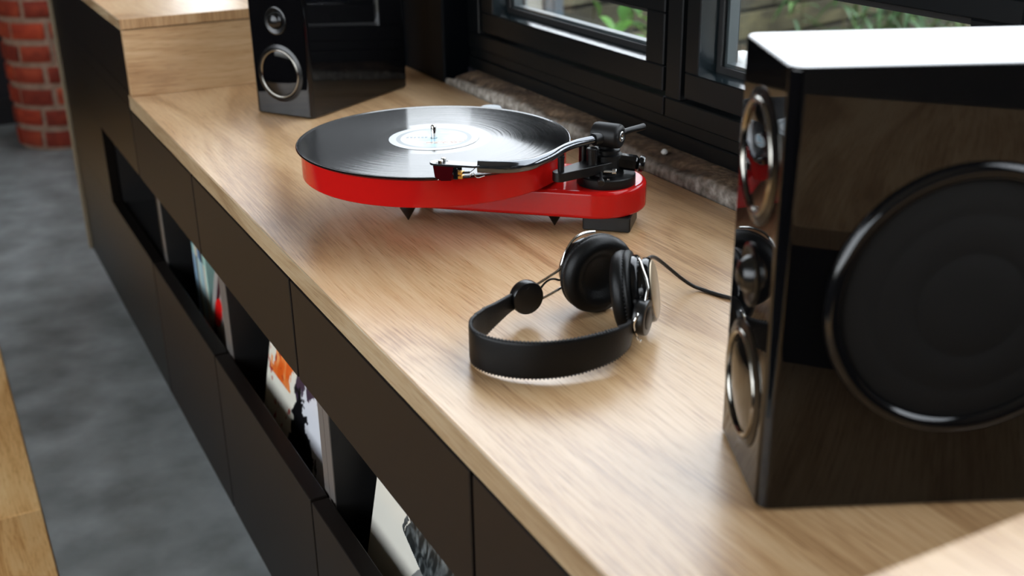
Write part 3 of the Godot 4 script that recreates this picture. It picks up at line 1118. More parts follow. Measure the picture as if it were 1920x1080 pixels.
# square record sleeves leaning back in the open shelves, cover to the front
func sleeves() -> void:
	var lean := Basis(Vector3(0, 0, 1), deg_to_rad(-10.6))
	var list := [
		["orange", -1.2725, 0.0525, 0.1575, "record sleeve with orange, dark plum and white splashes on its cover", "record sleeve"],
		["portrait", -0.8675, 0.0525, 0.1575, "record sleeve with a pale black and white portrait with wavy hair", "record sleeve"],
		["redwhite", -1.6345, 0.0525, 0.1025, "grey and white sleeve with a plum stripe and a red spot", "record sleeve"],
		]
	for e in list:
		var half: float = e[3]
		var s := thing("record_sleeve", P(e[2] - 0.024, -0.4715, e[1]))
		s.basis = lean
		tag(s, e[4], "sleeve")
		var st := new_st()
		bl(st, -0.002, 0.002, 0.0, 0.31, -half, half, 0.0004)
		obj("sleeve", st, M.stone_white, s)
		st = new_st()
		st.set_smooth_group(-1)
		quad(st, Vector3(-0.0023, 0.0005, -half), Vector3(-0.0023, 0.0005, half), Vector3(-0.0023, 0.3095, half), Vector3(-0.0023, 0.3095, -half), Vector3.LEFT, [Vector2(0, 1), Vector2(1, 1), Vector2(1, 0), Vector2(0, 0)])
		quad(st, Vector3(-0.0021, 0.0005, -half), Vector3(-0.0021, 0.0005, half), Vector3(-0.0021, 0.3095, half), Vector3(-0.0021, 0.3095, -half), Vector3.RIGHT, [Vector2(0, 1), Vector2(1, 1), Vector2(1, 0), Vector2(0, 0)])
		obj("cover", st, M["cover_" + e[0]], s)
	var cols := [srgb(150, 190, 190), srgb(206, 196, 170), srgb(92, 130, 170), srgb(40, 56, 66), srgb(160, 196, 186)]
	var words := ["pale teal case at the far end of the striped stack", "cream case second from the far end of the striped stack", "blue case in the middle of the striped stack", "dark slate case second from the near end of the striped stack", "pale green case at the near end of the striped stack"]
	for k in 5:
		var st := new_st()
		bl(st, 0.0, 0.15, 0.0, 0.245, -0.0088, 0.0088, 0.001)
		var m := mat("case_%d" % k, cols[k], 0.35)
		var o := thing("disc_case", P(0.06, -0.4715, -1.864 + 0.0185 * k))
		tag(o, words[k], "case", "slim cases standing in the far open shelf")
		obj("case", st, m, o)
		st = new_st()
		bl(st, -0.0006, 0.0, 0.03, 0.2, -0.006, 0.006)
		obj("spine_label", st, mat("spine_%d" % k, cols[(k + 2) % 5].lerp(Color.WHITE, 0.3), 0.4), o)

func covers() -> void:
	var n1 := noise(301, 1.0, 4)
	var n2 := noise(302, 1.0, 4)
	# orange splash at the left, plum and black mass at the right
	var W := 256
	var im := Image.create_empty(W, 320, false, Image.FORMAT_RGB8)
	for y in 320:
		for x in W:
			var u := float(x) / W
			var v := y / 320.0
			var c := Color(0.88, 0.86, 0.80)
			var streak := n1.get_noise_2d(u * 9.0 + 2.0, v * 4.0)
			if absf(u - 0.20 - 0.05 * sin(v * 9.0)) < 0.135 + 0.12 * streak and v < 0.43:
				c = Color(0.86, 0.36, 0.10).lerp(Color(0.93, 0.66, 0.42), clampf(0.5 + streak * 1.6, 0.0, 1.0))
			if n2.get_noise_2d(u * 11.0, v * 9.0) > 0.42 and u < 0.4:
				c = Color(0.66, 0.20, 0.10)
			var edge := 0.38 + 0.06 * n1.get_noise_2d(3.0, v * 6.0) + 0.04 * n2.get_noise_2d(u * 7.0, v * 11.0)
			if u > edge:
				var ragged := n2.get_noise_2d(u * 12.0, v * 12.0) * 0.10
				if v < 0.37 + ragged - (u - 0.4) * 0.2:
					c = Color(0.22, 0.165, 0.24)
				elif v - 0.34 < (u - 0.42) * 1.0 + ragged:
					c = Color(0.84, 0.84, 0.86)
				else:
					c = Color(0.03, 0.03, 0.04)
			im.set_pixel(x, y, c)
	picture("cover_orange", im, 0.35)
	# a made-up portrait: pale ground, half a pale face, dark wavy hair
	im = Image.create_empty(W, 320, false, Image.FORMAT_RGB8)
	for y in 320:
		for x in W:
			var u := float(x) / W
			var v := y / 320.0
			var c := Color(0.86, 0.84, 0.79)
			var e := Vector2((u - 0.74) / 0.48, (v - 0.80) / 0.50)
			if e.length() < 1.0:
				c = Color(0.70, 0.69, 0.66).lerp(Color(0.45, 0.45, 0.44), smoothstep(0.86, 1.0, e.length()))
			var hair := Vector2((u - 0.74) / 0.50, (v - 0.40) / 0.20)
			var wave := sin((u * 1.4 + v * 0.5) * 70.0 + n1.get_noise_2d(u * 6.0, v * 6.0) * 9.0)
			if hair.length() < 1.0 + 0.05 * wave and v < 0.40 + (u - 0.3) * 0.35:
				c = Color(0.12, 0.13, 0.13).lerp(Color(0.42, 0.44, 0.44), clampf(0.3 + wave * 0.3 + n2.get_noise_2d(u * 30.0, v * 12.0) * 0.8, 0.0, 1.0))
			im.set_pixel(x, y, c)
	picture("cover_portrait", im, 0.3)
	im = Image.create_empty(64, 320, false, Image.FORMAT_RGB8)
	for y in 320:
		for x in 64:
			var u := x / 64.0
			var v := y / 320.0
			var c := Color(0.62, 0.60, 0.58)
			if u > 0.10 and u < 0.20: c = Color(0.24, 0.10, 0.13)
			if Vector2((u - 0.19) / 0.11, (v - 0.50) / 0.075).length() < 1.0: c = Color(0.86, 0.07, 0.06)
			im.set_pixel(x, y, c)
	picture("cover_redwhite", im, 0.4)

# ------------------------------------------------------------------ loudspeakers
# built facing +z; woofer is +1 or -1: the side that carries the bass driver
func speaker(at: Vector3, turn: float, label: String, woofer: float) -> void:
	var s := thing("loudspeaker", at, turn)
	tag(s, label, "loudspeaker", "pair of gloss black loudspeakers")
	var st := new_st()
	obj_mesh("cabinet_body", prism(round_rect(0.109, 0.25, 0.0085, 7), 0.0015, 0.284, 0.0022, 3), M.black_lacquer, s)
	st = new_st()
	for x in [-0.04, 0.04]:
		for z in [-0.1, 0.1]:
			lathe(st, [Vector2(0, 0), Vector2(0.007, 0), Vector2(0.007, 0.002), Vector2(0, 0.002)], 16, Transform3D(Basis.IDENTITY, Vector3(x, 0, z)))
	obj("foot", st, M.rubber_black, s)
	for y in [0.065, 0.219]:
		var at2 := Vector3(0, y, 0.125)
		st = new_st()
		turned(st, [Vector2(0.0315, -0.002), Vector2(0.0425, -0.002), Vector2(0.0425, 0.0006), Vector2(0.0375, 0.0022), Vector2(0.0352, 0.0008), Vector2(0.0352, -0.002)], at2, Vector3.BACK, 56)
		var d := obj("driver", st, M.cone_black, s)
		st = new_st()
		turned(st, [Vector2(0.0325, 0.0), Vector2(0.0362, 0.0), Vector2(0.0364, 0.0026), Vector2(0.0352, 0.0036), Vector2(0.0338, 0.0034), Vector2(0.0325, 0.0018)], at2, Vector3.BACK, 56, 60.0)
		obj("trim_ring", st, M.ring_metal, d)
		st = new_st()
		turned(st, [Vector2(0, -0.001), Vector2(0.033, -0.001), Vector2(0.033, 0.0012), Vector2(0.030, 0.0016), Vector2(0.022, 0.0024), Vector2(0.011, 0.003), Vector2(0, 0.0032)], at2, Vector3.BACK, 56, 60.0)
		obj("cone", st, M.black_lacquer, d)
	st = new_st()
	turned(st, [Vector2(0, 0), Vector2(0.0205, 0), Vector2(0.0205, 0.0012), Vector2(0.0185, 0.0018), Vector2(0.0125, 0.0006), Vector2(0.0115, 0.0034), Vector2(0.009, 0.0066), Vector2(0.005, 0.0086), Vector2(0, 0.0092)], Vector3(0, 0.142, 0.125), Vector3.BACK, 40, 24.0)
	obj("tweeter", st, M.cone_black, s)
	# bass driver in the side
	var side := Vector3(woofer, 0, 0)
	var c := Vector3(0.0545 * woofer, 0.142, 0.0085)
	st = new_st()
	turned(st, [Vector2(0.075, -0.001), Vector2(0.0865, -0.001), Vector2(0.0865, 0.0018), Vector2(0.0855, 0.0042), Vector2(0.083, 0.0058), Vector2(0.0795, 0.0056), Vector2(0.0768, 0.0036), Vector2(0.0758, 0.0006)], c, side, 96, 60.0)
	var w := obj("woofer_ring", st, M.gloss_black, s)
	st = new_st()
	turned(st, [Vector2(0, -0.001), Vector2(0.0762, -0.001), Vector2(0.0762, 0.0012), Vector2(0.0735, 0.0022), Vector2(0.066, 0.0036), Vector2(0.058, 0.0044), Vector2(0.0565, 0.0041), Vector2(0.055, 0.0047), Vector2(0.034, 0.0058), Vector2(0.0328, 0.0054), Vector2(0.0315, 0.006), Vector2(0.015, 0.0064), Vector2(0, 0.0066)], c, side, 96, 60.0)
	var gm := done(st)
	# cloth lies flat across the disc: its weave follows y and z
	var arr := gm.surface_get_arrays(0)
	var vs: PackedVector3Array = arr[Mesh.ARRAY_VERTEX]
	var uv := PackedVector2Array()
	for v in vs:
		uv.append(Vector2(v.y, v.z))
	arr[Mesh.ARRAY_TEX_UV] = uv
	var flat := ArrayMesh.new()
	flat.add_surface_from_arrays(Mesh.PRIMITIVE_TRIANGLES, arr)
	obj_mesh("grille", flat, M.grille, w)

# ------------------------------------------------------------------ turntable
# a mesh modelled in the scene's own coordinates, hung under a thing or a part
func here(called: String, st: SurfaceTool, m: Material, parent: Node3D) -> MeshInstance3D:
	return obj(called, st, m, parent, Transform3D.IDENTITY if parent is MeshInstance3D else parent.transform.affine_inverse())

func turntable() -> void:
	var t := thing("turntable", P(0.25, 0, -1.06))
	tag(t, "glossy red turntable with a round platter and a dark curved tonearm", "turntable")
	var c := P(0.1915, 0, -1.116)
	var at_c := Transform3D(Basis.IDENTITY, c)
	var st := new_st()
	obj_mesh("plinth", prism(two_circles(Vector2(0.332, -0.998), 0.0525, Vector2(0.187, -1.125), 0.05), T + 0.0175, T + 0.0478, 0.0045, 5), M.red_lacquer, t, t.transform.affine_inverse())
	st = new_st()
	lathe(st, [Vector2(0, 0.0478), Vector2(0.03, 0.0478), Vector2(0.03, 0.0525), Vector2(0, 0.0525)], 40, at_c)
	here("bearing", st, M.satin_black, t)
	st = new_st()
	lathe(st, [Vector2(0, 0.0525), Vector2(0.1455, 0.0525), Vector2(0.1462, 0.0532), Vector2(0.1462, 0.0806), Vector2(0.1455, 0.0814), Vector2(0, 0.0814)], 144, at_c, 40.0)
	var pl := here("platter", st, M.red_lacquer, t)
	st = new_st()
	lathe(st, [Vector2(0, 0.0814), Vector2(0.1475, 0.0814), Vector2(0.1478, 0.0822), Vector2(0.1475, 0.0830), Vector2(0, 0.0830)], 120, at_c)
	here("mat", st, M.matt_black, pl)
	st = new_st()
	lathe(st, [Vector2(0, 0.083), Vector2(0.0030, 0.083), Vector2(0.0030, 0.0975), Vector2(0.0026, 0.0990), Vector2(0.0014, 0.0998), Vector2(0, 0.1)], 20, at_c, 50.0)
	here("spindle", st, M.chrome, pl)
	for q in [Vector2(0.1504, -1.1022), Vector2(0.2813, -1.0047), Vector2(0.2, -1.165)]:
		st = new_st()
		lathe(st, [Vector2(0, 0.0002), Vector2(0.0006, 0.0006), Vector2(0.0090, 0.0150), Vector2(0.0092, 0.0176), Vector2(0, 0.0176)], 28, Transform3D(Basis.IDENTITY, P(q.x, 0, q.y)))
		here("spike_foot", st, M.gloss_black, t)
	st = new_st()
	bx(st, P(0.3345, 0.0093, -0.9765), Vector3(0.0515, 0.0168, 0.0485), 0.0012, Basis(Vector3(0.735, 0, 0.678), Vector3.UP, Vector3(-0.678, 0, 0.735)))
	here("foot_block", st, M.satin_black, t)
	st = new_st()
	lathe(st, [Vector2(0, 0), Vector2(0.022, 0), Vector2(0.022, 0.058), Vector2(0.0215, 0.060), Vector2(0.014, 0.061), Vector2(0.014, 0.0695), Vector2(0.0128, 0.0708), Vector2(0, 0.0712)], 32, Transform3D(Basis.IDENTITY, P(0.336, 0.0006, -1.262)), 40.0)
	here("motor", st, M.grey_plastic, t)
	# tonearm tower
	var pv := P(0.332, 0, -0.982)
	var at_p := Transform3D(Basis.IDENTITY, pv)
	st = new_st()
	lathe(st, [Vector2(0, 0.0478), Vector2(0.0312, 0.0478), Vector2(0.0315, 0.0484), Vector2(0.0315, 0.0572), Vector2(0.0305, 0.0582), Vector2(0.019, 0.0586), Vector2(0.0185, 0.0612), Vector2(0.0165, 0.062), Vector2(0.0165, 0.0795), Vector2(0.0128, 0.0800), Vector2(0.0128, 0.0822), Vector2(0.0145, 0.0826), Vector2(0.0145, 0.0846), Vector2(0.0135, 0.0856), Vector2(0.009, 0.0862), Vector2(0.009, 0.093), Vector2(0, 0.093)], 48, at_p)
	var tw := here("tonearm_base", st, M.matt_black, t)
	st = new_st()
	lathe(st, [Vector2(0, 0), Vector2(0.0016, 0), Vector2(0.0016, 0.0012), Vector2(0, 0.0013)], 10, Transform3D(Basis.IDENTITY, P(0.3195, 0.0583, -0.9585)))
	here("screw", st, M.chrome, tw)
	# lift bracket with its post
	st = new_st()
	var br := obj_mesh("lift_bracket", prism(two_circles(Vector2(0.3335, -0.982), 0.0155, Vector2(0.2655, -0.9665), 0.0078), T + 0.0640, T + 0.0738, 0.0008, 2), M.satin_black, t, t.transform.affine_inverse())
	st = new_st()
	lathe(st, [Vector2(0, 0.0735), Vector2(0.0034, 0.0735), Vector2(0.0034, 0.088), Vector2(0.0040, 0.0884), Vector2(0.0040, 0.0896), Vector2(0.0034, 0.090), Vector2(0.0034, 0.0935), Vector2(0.0052, 0.0945), Vector2(0.0052, 0.097), Vector2(0, 0.0972)], 20, Transform3D(Basis.IDENTITY, P(0.2670, 0, -0.9668)))
	here("lift_post", st, M.matt_black, br)
	st = new_st()
	lathe(st, [Vector2(0, 0.0735), Vector2(0.0058, 0.0735), Vector2(0.0058, 0.0905), Vector2(0.005, 0.0912), Vector2(0.0022, 0.0912), Vector2(0.0022, 0.0906), Vector2(0, 0.0906)], 24, Transform3D(Basis.IDENTITY, P(0.3075, 0, -0.972)))
	here("lift_cylinder", st, M.satin_black, br)
	st = new_st()
	lathe(st, [Vector2(0, 0.062), Vector2(0.0055, 0.062), Vector2(0.0055, 0.0925), Vector2(0.0045, 0.0935), Vector2(0, 0.0936)], 24, Transform3D(Basis.IDENTITY, P(0.3085, 0, -0.9895)))
	here("lift_cylinder", st, M.gloss_black, br)
	# clamp screws at the tower's front
	for k in 2:
		st = new_st()
		var a: Vector3 = [P(0.3045, 0.0612, -0.9487), P(0.3265, 0.0655, -0.9600)][k]
		var d: Vector3 = [Vector3(0.5, 0.25, -0.8), Vector3(-0.75, 0.0, -0.55)][k]
		turned(st, [Vector2(0, -0.0035), Vector2(0.0032, -0.0035), Vector2(0.0036, -0.003), Vector2(0.0036, 0.001), Vector2(0.0017, 0.002), Vector2(0.0017, 0.017), Vector2(0, 0.017)], a, d, 16)
		here("clamp_screw", st, M.satin_black if k == 0 else M.steel, tw)
	# anti-skating block pointing to the right
	st = new_st()
	var ax := Vector3(0.80, -0.12, 0.58).normalized()
	bx(st, P(0.3475, 0.0710, -0.9695), Vector3(0.0155, 0.030, 0.0155), 0.0035, toward(ax))
	turned(st, [Vector2(0, 0.0), Vector2(0.0085, 0.0), Vector2(0.0088, 0.001), Vector2(0.0088, 0.0045), Vector2(0.0078, 0.0058), Vector2(0, 0.0062)], P(0.3475, 0.0710, -0.9695) + ax * 0.015, ax, 32)
	here("adjustment_block", st, M.gloss_black, tw)
	# bearing housing
	st = new_st()
	var h := Vector3(0.526, 0.0, 0.85).normalized()
	turned(st, [Vector2(0, -0.016), Vector2(0.010, -0.016), Vector2(0.0122, -0.0145), Vector2(0.013, -0.0115), Vector2(0.013, 0.0118), Vector2(0.0124, 0.0142), Vector2(0.0108, 0.0156), Vector2(0.0072, 0.0162), Vector2(0.0058, 0.0158), Vector2(0, 0.0156)], P(0.3285, 0.1015, -0.9750), h, 48, 40.0)
	var ho := here("bearing_housing", st, M.matt_black, t)
	st = new_st()
	turned(st, [Vector2(0, 0), Vector2(0.0056, 0), Vector2(0.0056, 0.0010), Vector2(0.0048, 0.0016), Vector2(0.0036, 0.0012), Vector2(0.0024, 0.0013), Vector2(0.0018, 0.0004), Vector2(0, 0.0002)], P(0.3285, 0.1015, -0.9750) + h * 0.0154, h, 28)
	here("bearing_screw", st, M.steel, ho)
	# arm tube, collar, tail
	var arm := curve([P(0.3230, 0.1003, -0.9745), P(0.3119, 0.1, -0.9719), P(0.2891, 0.1, -0.9686), P(0.2725, 0.1, -0.9622), P(0.2600, 0.0998, -0.9551), P(0.2447, 0.0995, -0.9450), P(0.2270, 0.0990, -0.9363), P(0.2090, 0.0988, -0.9300), P(0.1900, 0.0990, -0.9320), P(0.1740, 0.0993, -0.9400), P(0.1625, 0.0997, -0.9475)], 6)
	var rad := []
	for k in arm.size():
		var f := float(k) / (arm.size() - 1)
		rad.append(lerpf(0.0044, 0.0062, smoothstep(0.3, 0.85, f)))
	st = new_st()
	tube(st, arm, rad, 20)
	var at2 := here("tonearm", st, M.carbon, t)
	st = new_st()
	var cd: Vector3 = (P(0.3119, 0.1, -0.9719) - P(0.2891, 0.1, -0.9686)).normalized()
	turned(st, [Vector2(0, -0.004), Vector2(0.0062, -0.004), Vector2(0.0066, -0.003), Vector2(0.0066, 0.0045), Vector2(0, 0.0045)], P(0.3125, 0.1, -0.9720), cd, 28)
	here("collar", st, M.satin_black, at2)
	st = new_st()
	tube(st, [P(0.3400, 0.1035, -0.9680), P(0.3705, 0.1062, -0.9695)], 0.0036, 16)
	here("tail", st, M.satin_black, at2)
	# head shell: a thin plate that runs into the tube
	st = new_st()
	var hd := Vector3(-0.715, 0, -0.70).normalized()
	var sx := hd.cross(Vector3.UP).normalized()
	var o := P(0.1420, 0.1012, -0.9640)
	var plate := two_circles(Vector2(0.0145, 0), 0.0074, Vector2(-0.024, 0), 0.0062, 12)
	var hs := obj_mesh("head_shell", prism(plate, -0.0011, 0.0011, 0.0004, 2, Transform3D(Basis(hd, Vector3.UP, -sx), o)), M.carbon, at2)
	for e in [-0.0045, 0.0045]:
		st = new_st()
		var q: Vector3 = o + hd * 0.0095 + sx * e
		lathe(st, [Vector2(0, -0.0035), Vector2(0.0012, -0.0035), Vector2(0.0012, 0.0012), Vector2(0.0024, 0.0012), Vector2(0.0024, 0.0036), Vector2(0.0018, 0.0042), Vector2(0, 0.0042)], 14, Transform3D(Basis.IDENTITY, q))
		here("screw", st, M.chrome, hs)
		st = new_st()
		bx(st, q + Vector3(0, 0.0012, 0), Vector3(0.0095, 0.0003, 0.0007), 0.0, Basis(hd, Vector3.UP, -sx))
		here("slot", st, M.gasket, hs)
	# cartridge under the shell: tapered dark red body, black back, brass pins
	st = new_st()
	var cb := Basis(hd, Vector3.UP, -sx)
	var body := [Vector2(0.0165, -0.0012), Vector2(0.0150, -0.0125), Vector2(0.0085, -0.0160), Vector2(-0.0015, -0.0150), Vector2(-0.0045, -0.0012)]
	st.set_smooth_group(-1)
	for k in body.size():
		var a: Vector2 = body[k]
		var b: Vector2 = body[(k + 1) % body.size()]
		var q := []
		for z in [-0.0072, 0.0072]:
			q.append([o + cb * Vector3(a.x, a.y, z), o + cb * Vector3(b.x, b.y, z)])
		var mid: Vector2 = (a + b) / 2 - Vector2(0.006, -0.008)
		quad(st, q[0][0], q[0][1], q[1][1], q[1][0], cb * Vector3(mid.x, mid.y, 0))
	for z in [-0.0072, 0.0072]:
		for k in range(1, body.size() - 1):
			tri(st, o + cb * Vector3(body[0].x, body[0].y, z), o + cb * Vector3(body[k].x, body[k].y, z), o + cb * Vector3(body[k + 1].x, body[k + 1].y, z), cb * Vector3(0, 0, z))
	var ca := here("cartridge", st, M.cartridge_red, at2)
	st = new_st()
	bx(st, o + cb * Vector3(-0.0062, -0.0078, 0), Vector3(0.0046, 0.0118, 0.0142), 0.0008, cb)
	here("cartridge_back", st, M.gloss_black, ca)
	for k in 2:
		st = new_st()
		bx(st, o + cb * Vector3(-0.0105, -0.0075 - 0.0042 * k, 0.0025), Vector3(0.0048, 0.0026, 0.0075), 0.0005, cb)
		here("pin", st, M.brass, ca)
		st = new_st()
		tube(st, [o + cb * Vector3(-0.0125, -0.0072 - 0.0042 * k, 0.0035), o + cb * Vector3(-0.0195, -0.0066 - 0.0042 * k, 0.003)], 0.0011, 10)
		here("lead_sleeve", st, M.satin_black, ca)
		st = new_st()
		tube(st, curve([o + cb * Vector3(-0.0195, -0.0066 - 0.0042 * k, 0.003), o + cb * Vector3(-0.0235, -0.0035 - 0.003 * k, 0.004), o + cb * Vector3(-0.0265, -0.0012 - 0.0105 * k, 0.002), o + cb * Vector3(-0.034, -0.0035 - 0.006 * k, 0.001)], 5), 0.0004, 6)
		here("lead", st, M.satin_black if k == 0 else M.steel, ca)
	st = new_st()
	tube(st, [o + cb * Vector3(0.0115, -0.0148, 0), o + cb * Vector3(0.0145, -0.0178, 0)], 0.0004, 6)
	here("stylus", st, M.steel, ca)

func record() -> void:
	var r := thing("vinyl_record", P(0.1915, 0.083, -1.116))
	tag(r, "black vinyl record with a pale blue and white label lying on the red platter", "record")
	var st := new_st()
	lathe(st, [Vector2(0, 0.0), Vector2(0.1502, 0.0), Vector2(0.1512, 0.0007), Vector2(0.1512, 0.0014), Vector2(0.1503, 0.0021), Vector2(0.1490, 0.0021), Vector2(0.1466, 0.0016), Vector2(0.1462, 0.0016)], 160, Transform3D.IDENTITY, 50.0)
	obj("disc", st, M.vinyl_smooth, r)
	st = new_st()
	lathe(st, [Vector2(0.1462, 0.0016), Vector2(0.0640, 0.0016)], 160)
	obj("grooves", st, M.vinyl, r)
	st = new_st()
	lathe(st, [Vector2(0.0640, 0.0016), Vector2(0.0500, 0.0016), Vector2(0.0498, 0.0019)], 120, Transform3D.IDENTITY, 10.0)
	obj("run_out", st, M.vinyl_smooth, r)
	# printed label: a ring round a pale landscape, a few dim words to the left of the hole
	var W := 512
	var im := Image.create_empty(W, W, false, Image.FORMAT_RGB8)
	var n1 := noise(91, 1.0, 4)
	for y in W:
		for x in W:
			var p := Vector2(x - W / 2.0 + 0.5, y - W / 2.0 + 0.5) / (W / 2.0)
			var d := p.length()
			var c := Color(0.74, 0.76, 0.77)
			if d < 0.84:
				c = Color(0.56, 0.58, 0.59)
			if d < 0.74:
				c = Color(0.80, 0.81, 0.81).lerp(Color(0.60, 0.74, 0.81), clampf(1.0 - absf(p.x - 0.06) * 1.5 + n1.get_noise_2d(p.x * 2.0, p.y * 3.0) * 0.6, 0.0, 1.0))
				var ridge := 0.30 + 0.10 * n1.get_noise_2d(p.x * 5.0, 2.0) - p.x * 0.12
				if p.y > ridge and p.x > -0.15 and p.y < ridge + 0.2:
					c = Color(0.58, 0.47, 0.40).lerp(Color(0.80, 0.79, 0.78), clampf(0.4 + n1.get_noise_2d(p.x * 9.0, p.y * 9.0) * 1.4, 0.0, 1.0))
				if p.x < -0.12 and p.x > -0.62 and absf(p.y + 0.06) < 0.055:
					var l := fposmod((p.x + 0.62) * 12.0, 1.0)
					if l < 0.62 and n1.get_noise_2d(p.x * 34.0, p.y * 30.0) > -0.14:
						c = Color(0.34, 0.38, 0.42)
			im.set_pixel(x, y, c)
	picture("label_print", im, 0.3).metallic_specular = 0.4
	st = new_st()
	st.set_smooth_group(0)
	var turn := deg_to_rad(27.6)
	for k in 72:
		var v := []
		var uv := []
		for a in [TAU * k / 72.0, TAU * (k + 1) / 72.0]:
			for q in [0.0038, 0.0498]:
				v.append(Vector3(cos(a) * q, 0.0019, sin(a) * q))
				var w: Vector2 = Vector2(cos(a), sin(a)).rotated(-turn) * q / 0.0498
				uv.append(Vector2(0.5, 0.5) + w * 0.5)
		quad(st, v[0], v[1], v[3], v[2], Vector3.UP, [uv[0], uv[1], uv[3], uv[2]])
	obj("label", st, M.label_print, r)

# ------------------------------------------------------------------ headphones
func headphones() -> void:
	var hp := thing("headphones", P(0.14, 0, -0.735))
	tag(hp, "black leather headphones with chrome wire arms lying on the worktop", "headphones")
	# padded strap standing on its edge
	var run_of := [[0.1290, 0.0135, -0.8010, 0.0165], [0.1180, 0.0125, -0.7985, 0.0175], [0.1010, 0.0090, -0.7895, 0.0215], [0.0800, 0.0040, -0.7770, 0.0290], [0.0605, 0.0010, -0.7585, 0.0335], [0.0540, 0.0003, -0.7365, 0.0345], [0.0640, 0.0005, -0.7125, 0.0345], [0.0855, 0.0015, -0.6925, 0.0345], [0.1130, 0.0030, -0.6815, 0.0342], [0.1450, 0.0062, -0.6805, 0.0310], [0.1675, 0.0090, -0.6900, 0.0245], [0.1800, 0.0100, -0.7040, 0.0195]]
	var feet := []
	var tall := []
	for e in run_of:
		feet.append(Vector3(e[0], e[1], e[2]))
		tall.append(Vector2(e[3], 0))
	var path := curve(feet, 7)
	var widths := curve(tall, 7)
	var st := new_st()
	var w := 0.0345
	var sect := []                             # rounded thin section: (across, up)
	for e in [[0.0014, 0.0022], [0.0019, 0.004], [0.0019, w - 0.004], [0.0014, w - 0.0018], [0.0, w - 0.0008], [-0.0014, w - 0.0018], [-0.0019, w - 0.004], [-0.0019, 0.004], [-0.0014, 0.0022], [0.0, 0.0012]]:
		sect.append(Vector2(e[0], e[1]))
	var rings := []
	var outs := []
	for i in path.size():
		var d: Vector3 = path[mini(i + 1, path.size() - 1)] - path[maxi(i - 1, 0)]
		d.y = 0
		d = d.normalized()
		var side := Vector3(-d.z, 0, d.x)
		outs.append(side)
		var ring := []
		for q in sect:
			ring.append(path[i] + Vector3(0, T, 0) + side * q.x + Vector3.UP * (q.y * widths[i].x / w))
		rings.append(ring)
	st.set_smooth_group(0)
	for i in path.size() - 1:
		for k in sect.size():
			var l := (k + 1) % sect.size()
			var m: Vector2 = (sect[k] + sect[l]) / 2 - Vector2(0, w / 2)
			quad(st, rings[i][k], rings[i][l], rings[i + 1][l], rings[i + 1][k], outs[i] * m.x * 12.0 + Vector3.UP * m.y)
	st.set_smooth_group(1)
	for e in [0, path.size() - 1]:
		for k in range(1, sect.size() - 1):
			tri(st, rings[e][0], rings[e][k], rings[e][k + 1], Vector3(1, 0, 0))
	var strap := here("head_strap", st, M.leather, hp)
	# stitches over both edges
	st = new_st()
	var run := 0.0
	for i in path.size() - 1:
		var a: Vector3 = path[i]
		var b: Vector3 = path[i + 1]
		var l := a.distance_to(b)
		while run < l:
			var q := a.lerp(b, run / l) + Vector3(0, T, 0)
			for y in [0.0016, widths[i].x - 0.0014]:
				bx(st, q + Vector3.UP * y, Vector3(0.0036, 0.0014, 0.0014), 0.0005, Basis(outs[i], Vector3.UP, outs[i].cross(Vector3.UP)))
			run += 0.0031
		run -= l
	var so := here("stitching", st, M.stitch, strap)
	so.set_meta("kind", "stuff")
	# round hinges
	var d1 := P(0.1336, 0.0235, -0.7935)
	var n1 := Vector3(0.02, 0, 1).normalized()
	var d2 := P(0.1935, 0.0290, -0.6980)
	var n2 := Vector3(0.62, 0, 0.78).normalized()
	var hinge := [Vector2(0, -0.0105), Vector2(0.0135, -0.0105), Vector2(0.0147, -0.0095), Vector2(0.0151, -0.008), Vector2(0.0151, -0.0015), Vector2(0.0146, -0.0003), Vector2(0.0136, 0.0), Vector2(0, 0.0)]
	st = new_st()
	turned(st, hinge, d1, n1, 48, 40.0)
	var h1 := here("hinge_disc", st, M.headphone_plastic, hp)
	for e in [Vector3(-0.0015, 0.0108, 0), Vector3(0.0035, -0.0104, 0)]:
		st = new_st()
		turned(st, [Vector2(0, -0.0002), Vector2(0.0016, -0.0002), Vector2(0.0016, 0.00015), Vector2(0.0012, -0.0001), Vector2(0, -0.0001)], d1 + e, n1, 16)
		here("screw_hole", st, M.gasket, h1)
	st = new_st()
	turned(st, hinge, d2, n2, 48, 40.0)
	var h2 := here("hinge_disc", st, M.headphone_plastic, hp)
	st = new_st()
	turned(st, [Vector2(0, 0), Vector2(0.0098, 0), Vector2(0.0098, 0.0004), Vector2(0.0092, 0.0007), Vector2(0, 0.0007)], d2, n2, 40)
	here("hinge_cap", st, M.satin_black, h2)
	# ear cups
	var c1 := P(0.2, 0.0362, -0.789)
	var c2 := P(0.2006, 0.0366, -0.7376)
	var o2 := Vector3(0.76, 0.17, 0.62).normalized()
	for k in 2:
		var c: Vector3 = [c1, c2][k]
		var n: Vector3 = [Vector3(0, 0, 1), -o2][k]
		st = new_st()
		turned(st, [Vector2(0.030, -0.0055), Vector2(0.0345, -0.005), Vector2(0.0358, -0.0032), Vector2(0.0355, -0.0012), Vector2(0.0346, -0.0002), Vector2(0.0356, 0.001), Vector2(0.0361, 0.0035), Vector2(0.0350, 0.0075), Vector2(0.0322, 0.0106), Vector2(0.0282, 0.0118), Vector2(0.0240, 0.0108), Vector2(0.0200, 0.0082), Vector2(0.0165, 0.0050), Vector2(0.0135, 0.0034), Vector2(0, 0.0030)], c, n, 72, 70.0)
		var cu := here("ear_cushion", st, M.leather, hp)
		st = new_st()
		for q in 64:
			var a := TAU * q / 64
			var b := toward(n)
			bx(st, c + b * Vector3(cos(a) * 0.0349, -0.0002, sin(a) * 0.0349), Vector3(0.0012, 0.0016, 0.0012), 0.0004, b * Basis(Vector3.UP, -a))
		here("stitching", st, M.stitch, cu).set_meta("kind", "stuff")
		st = new_st()
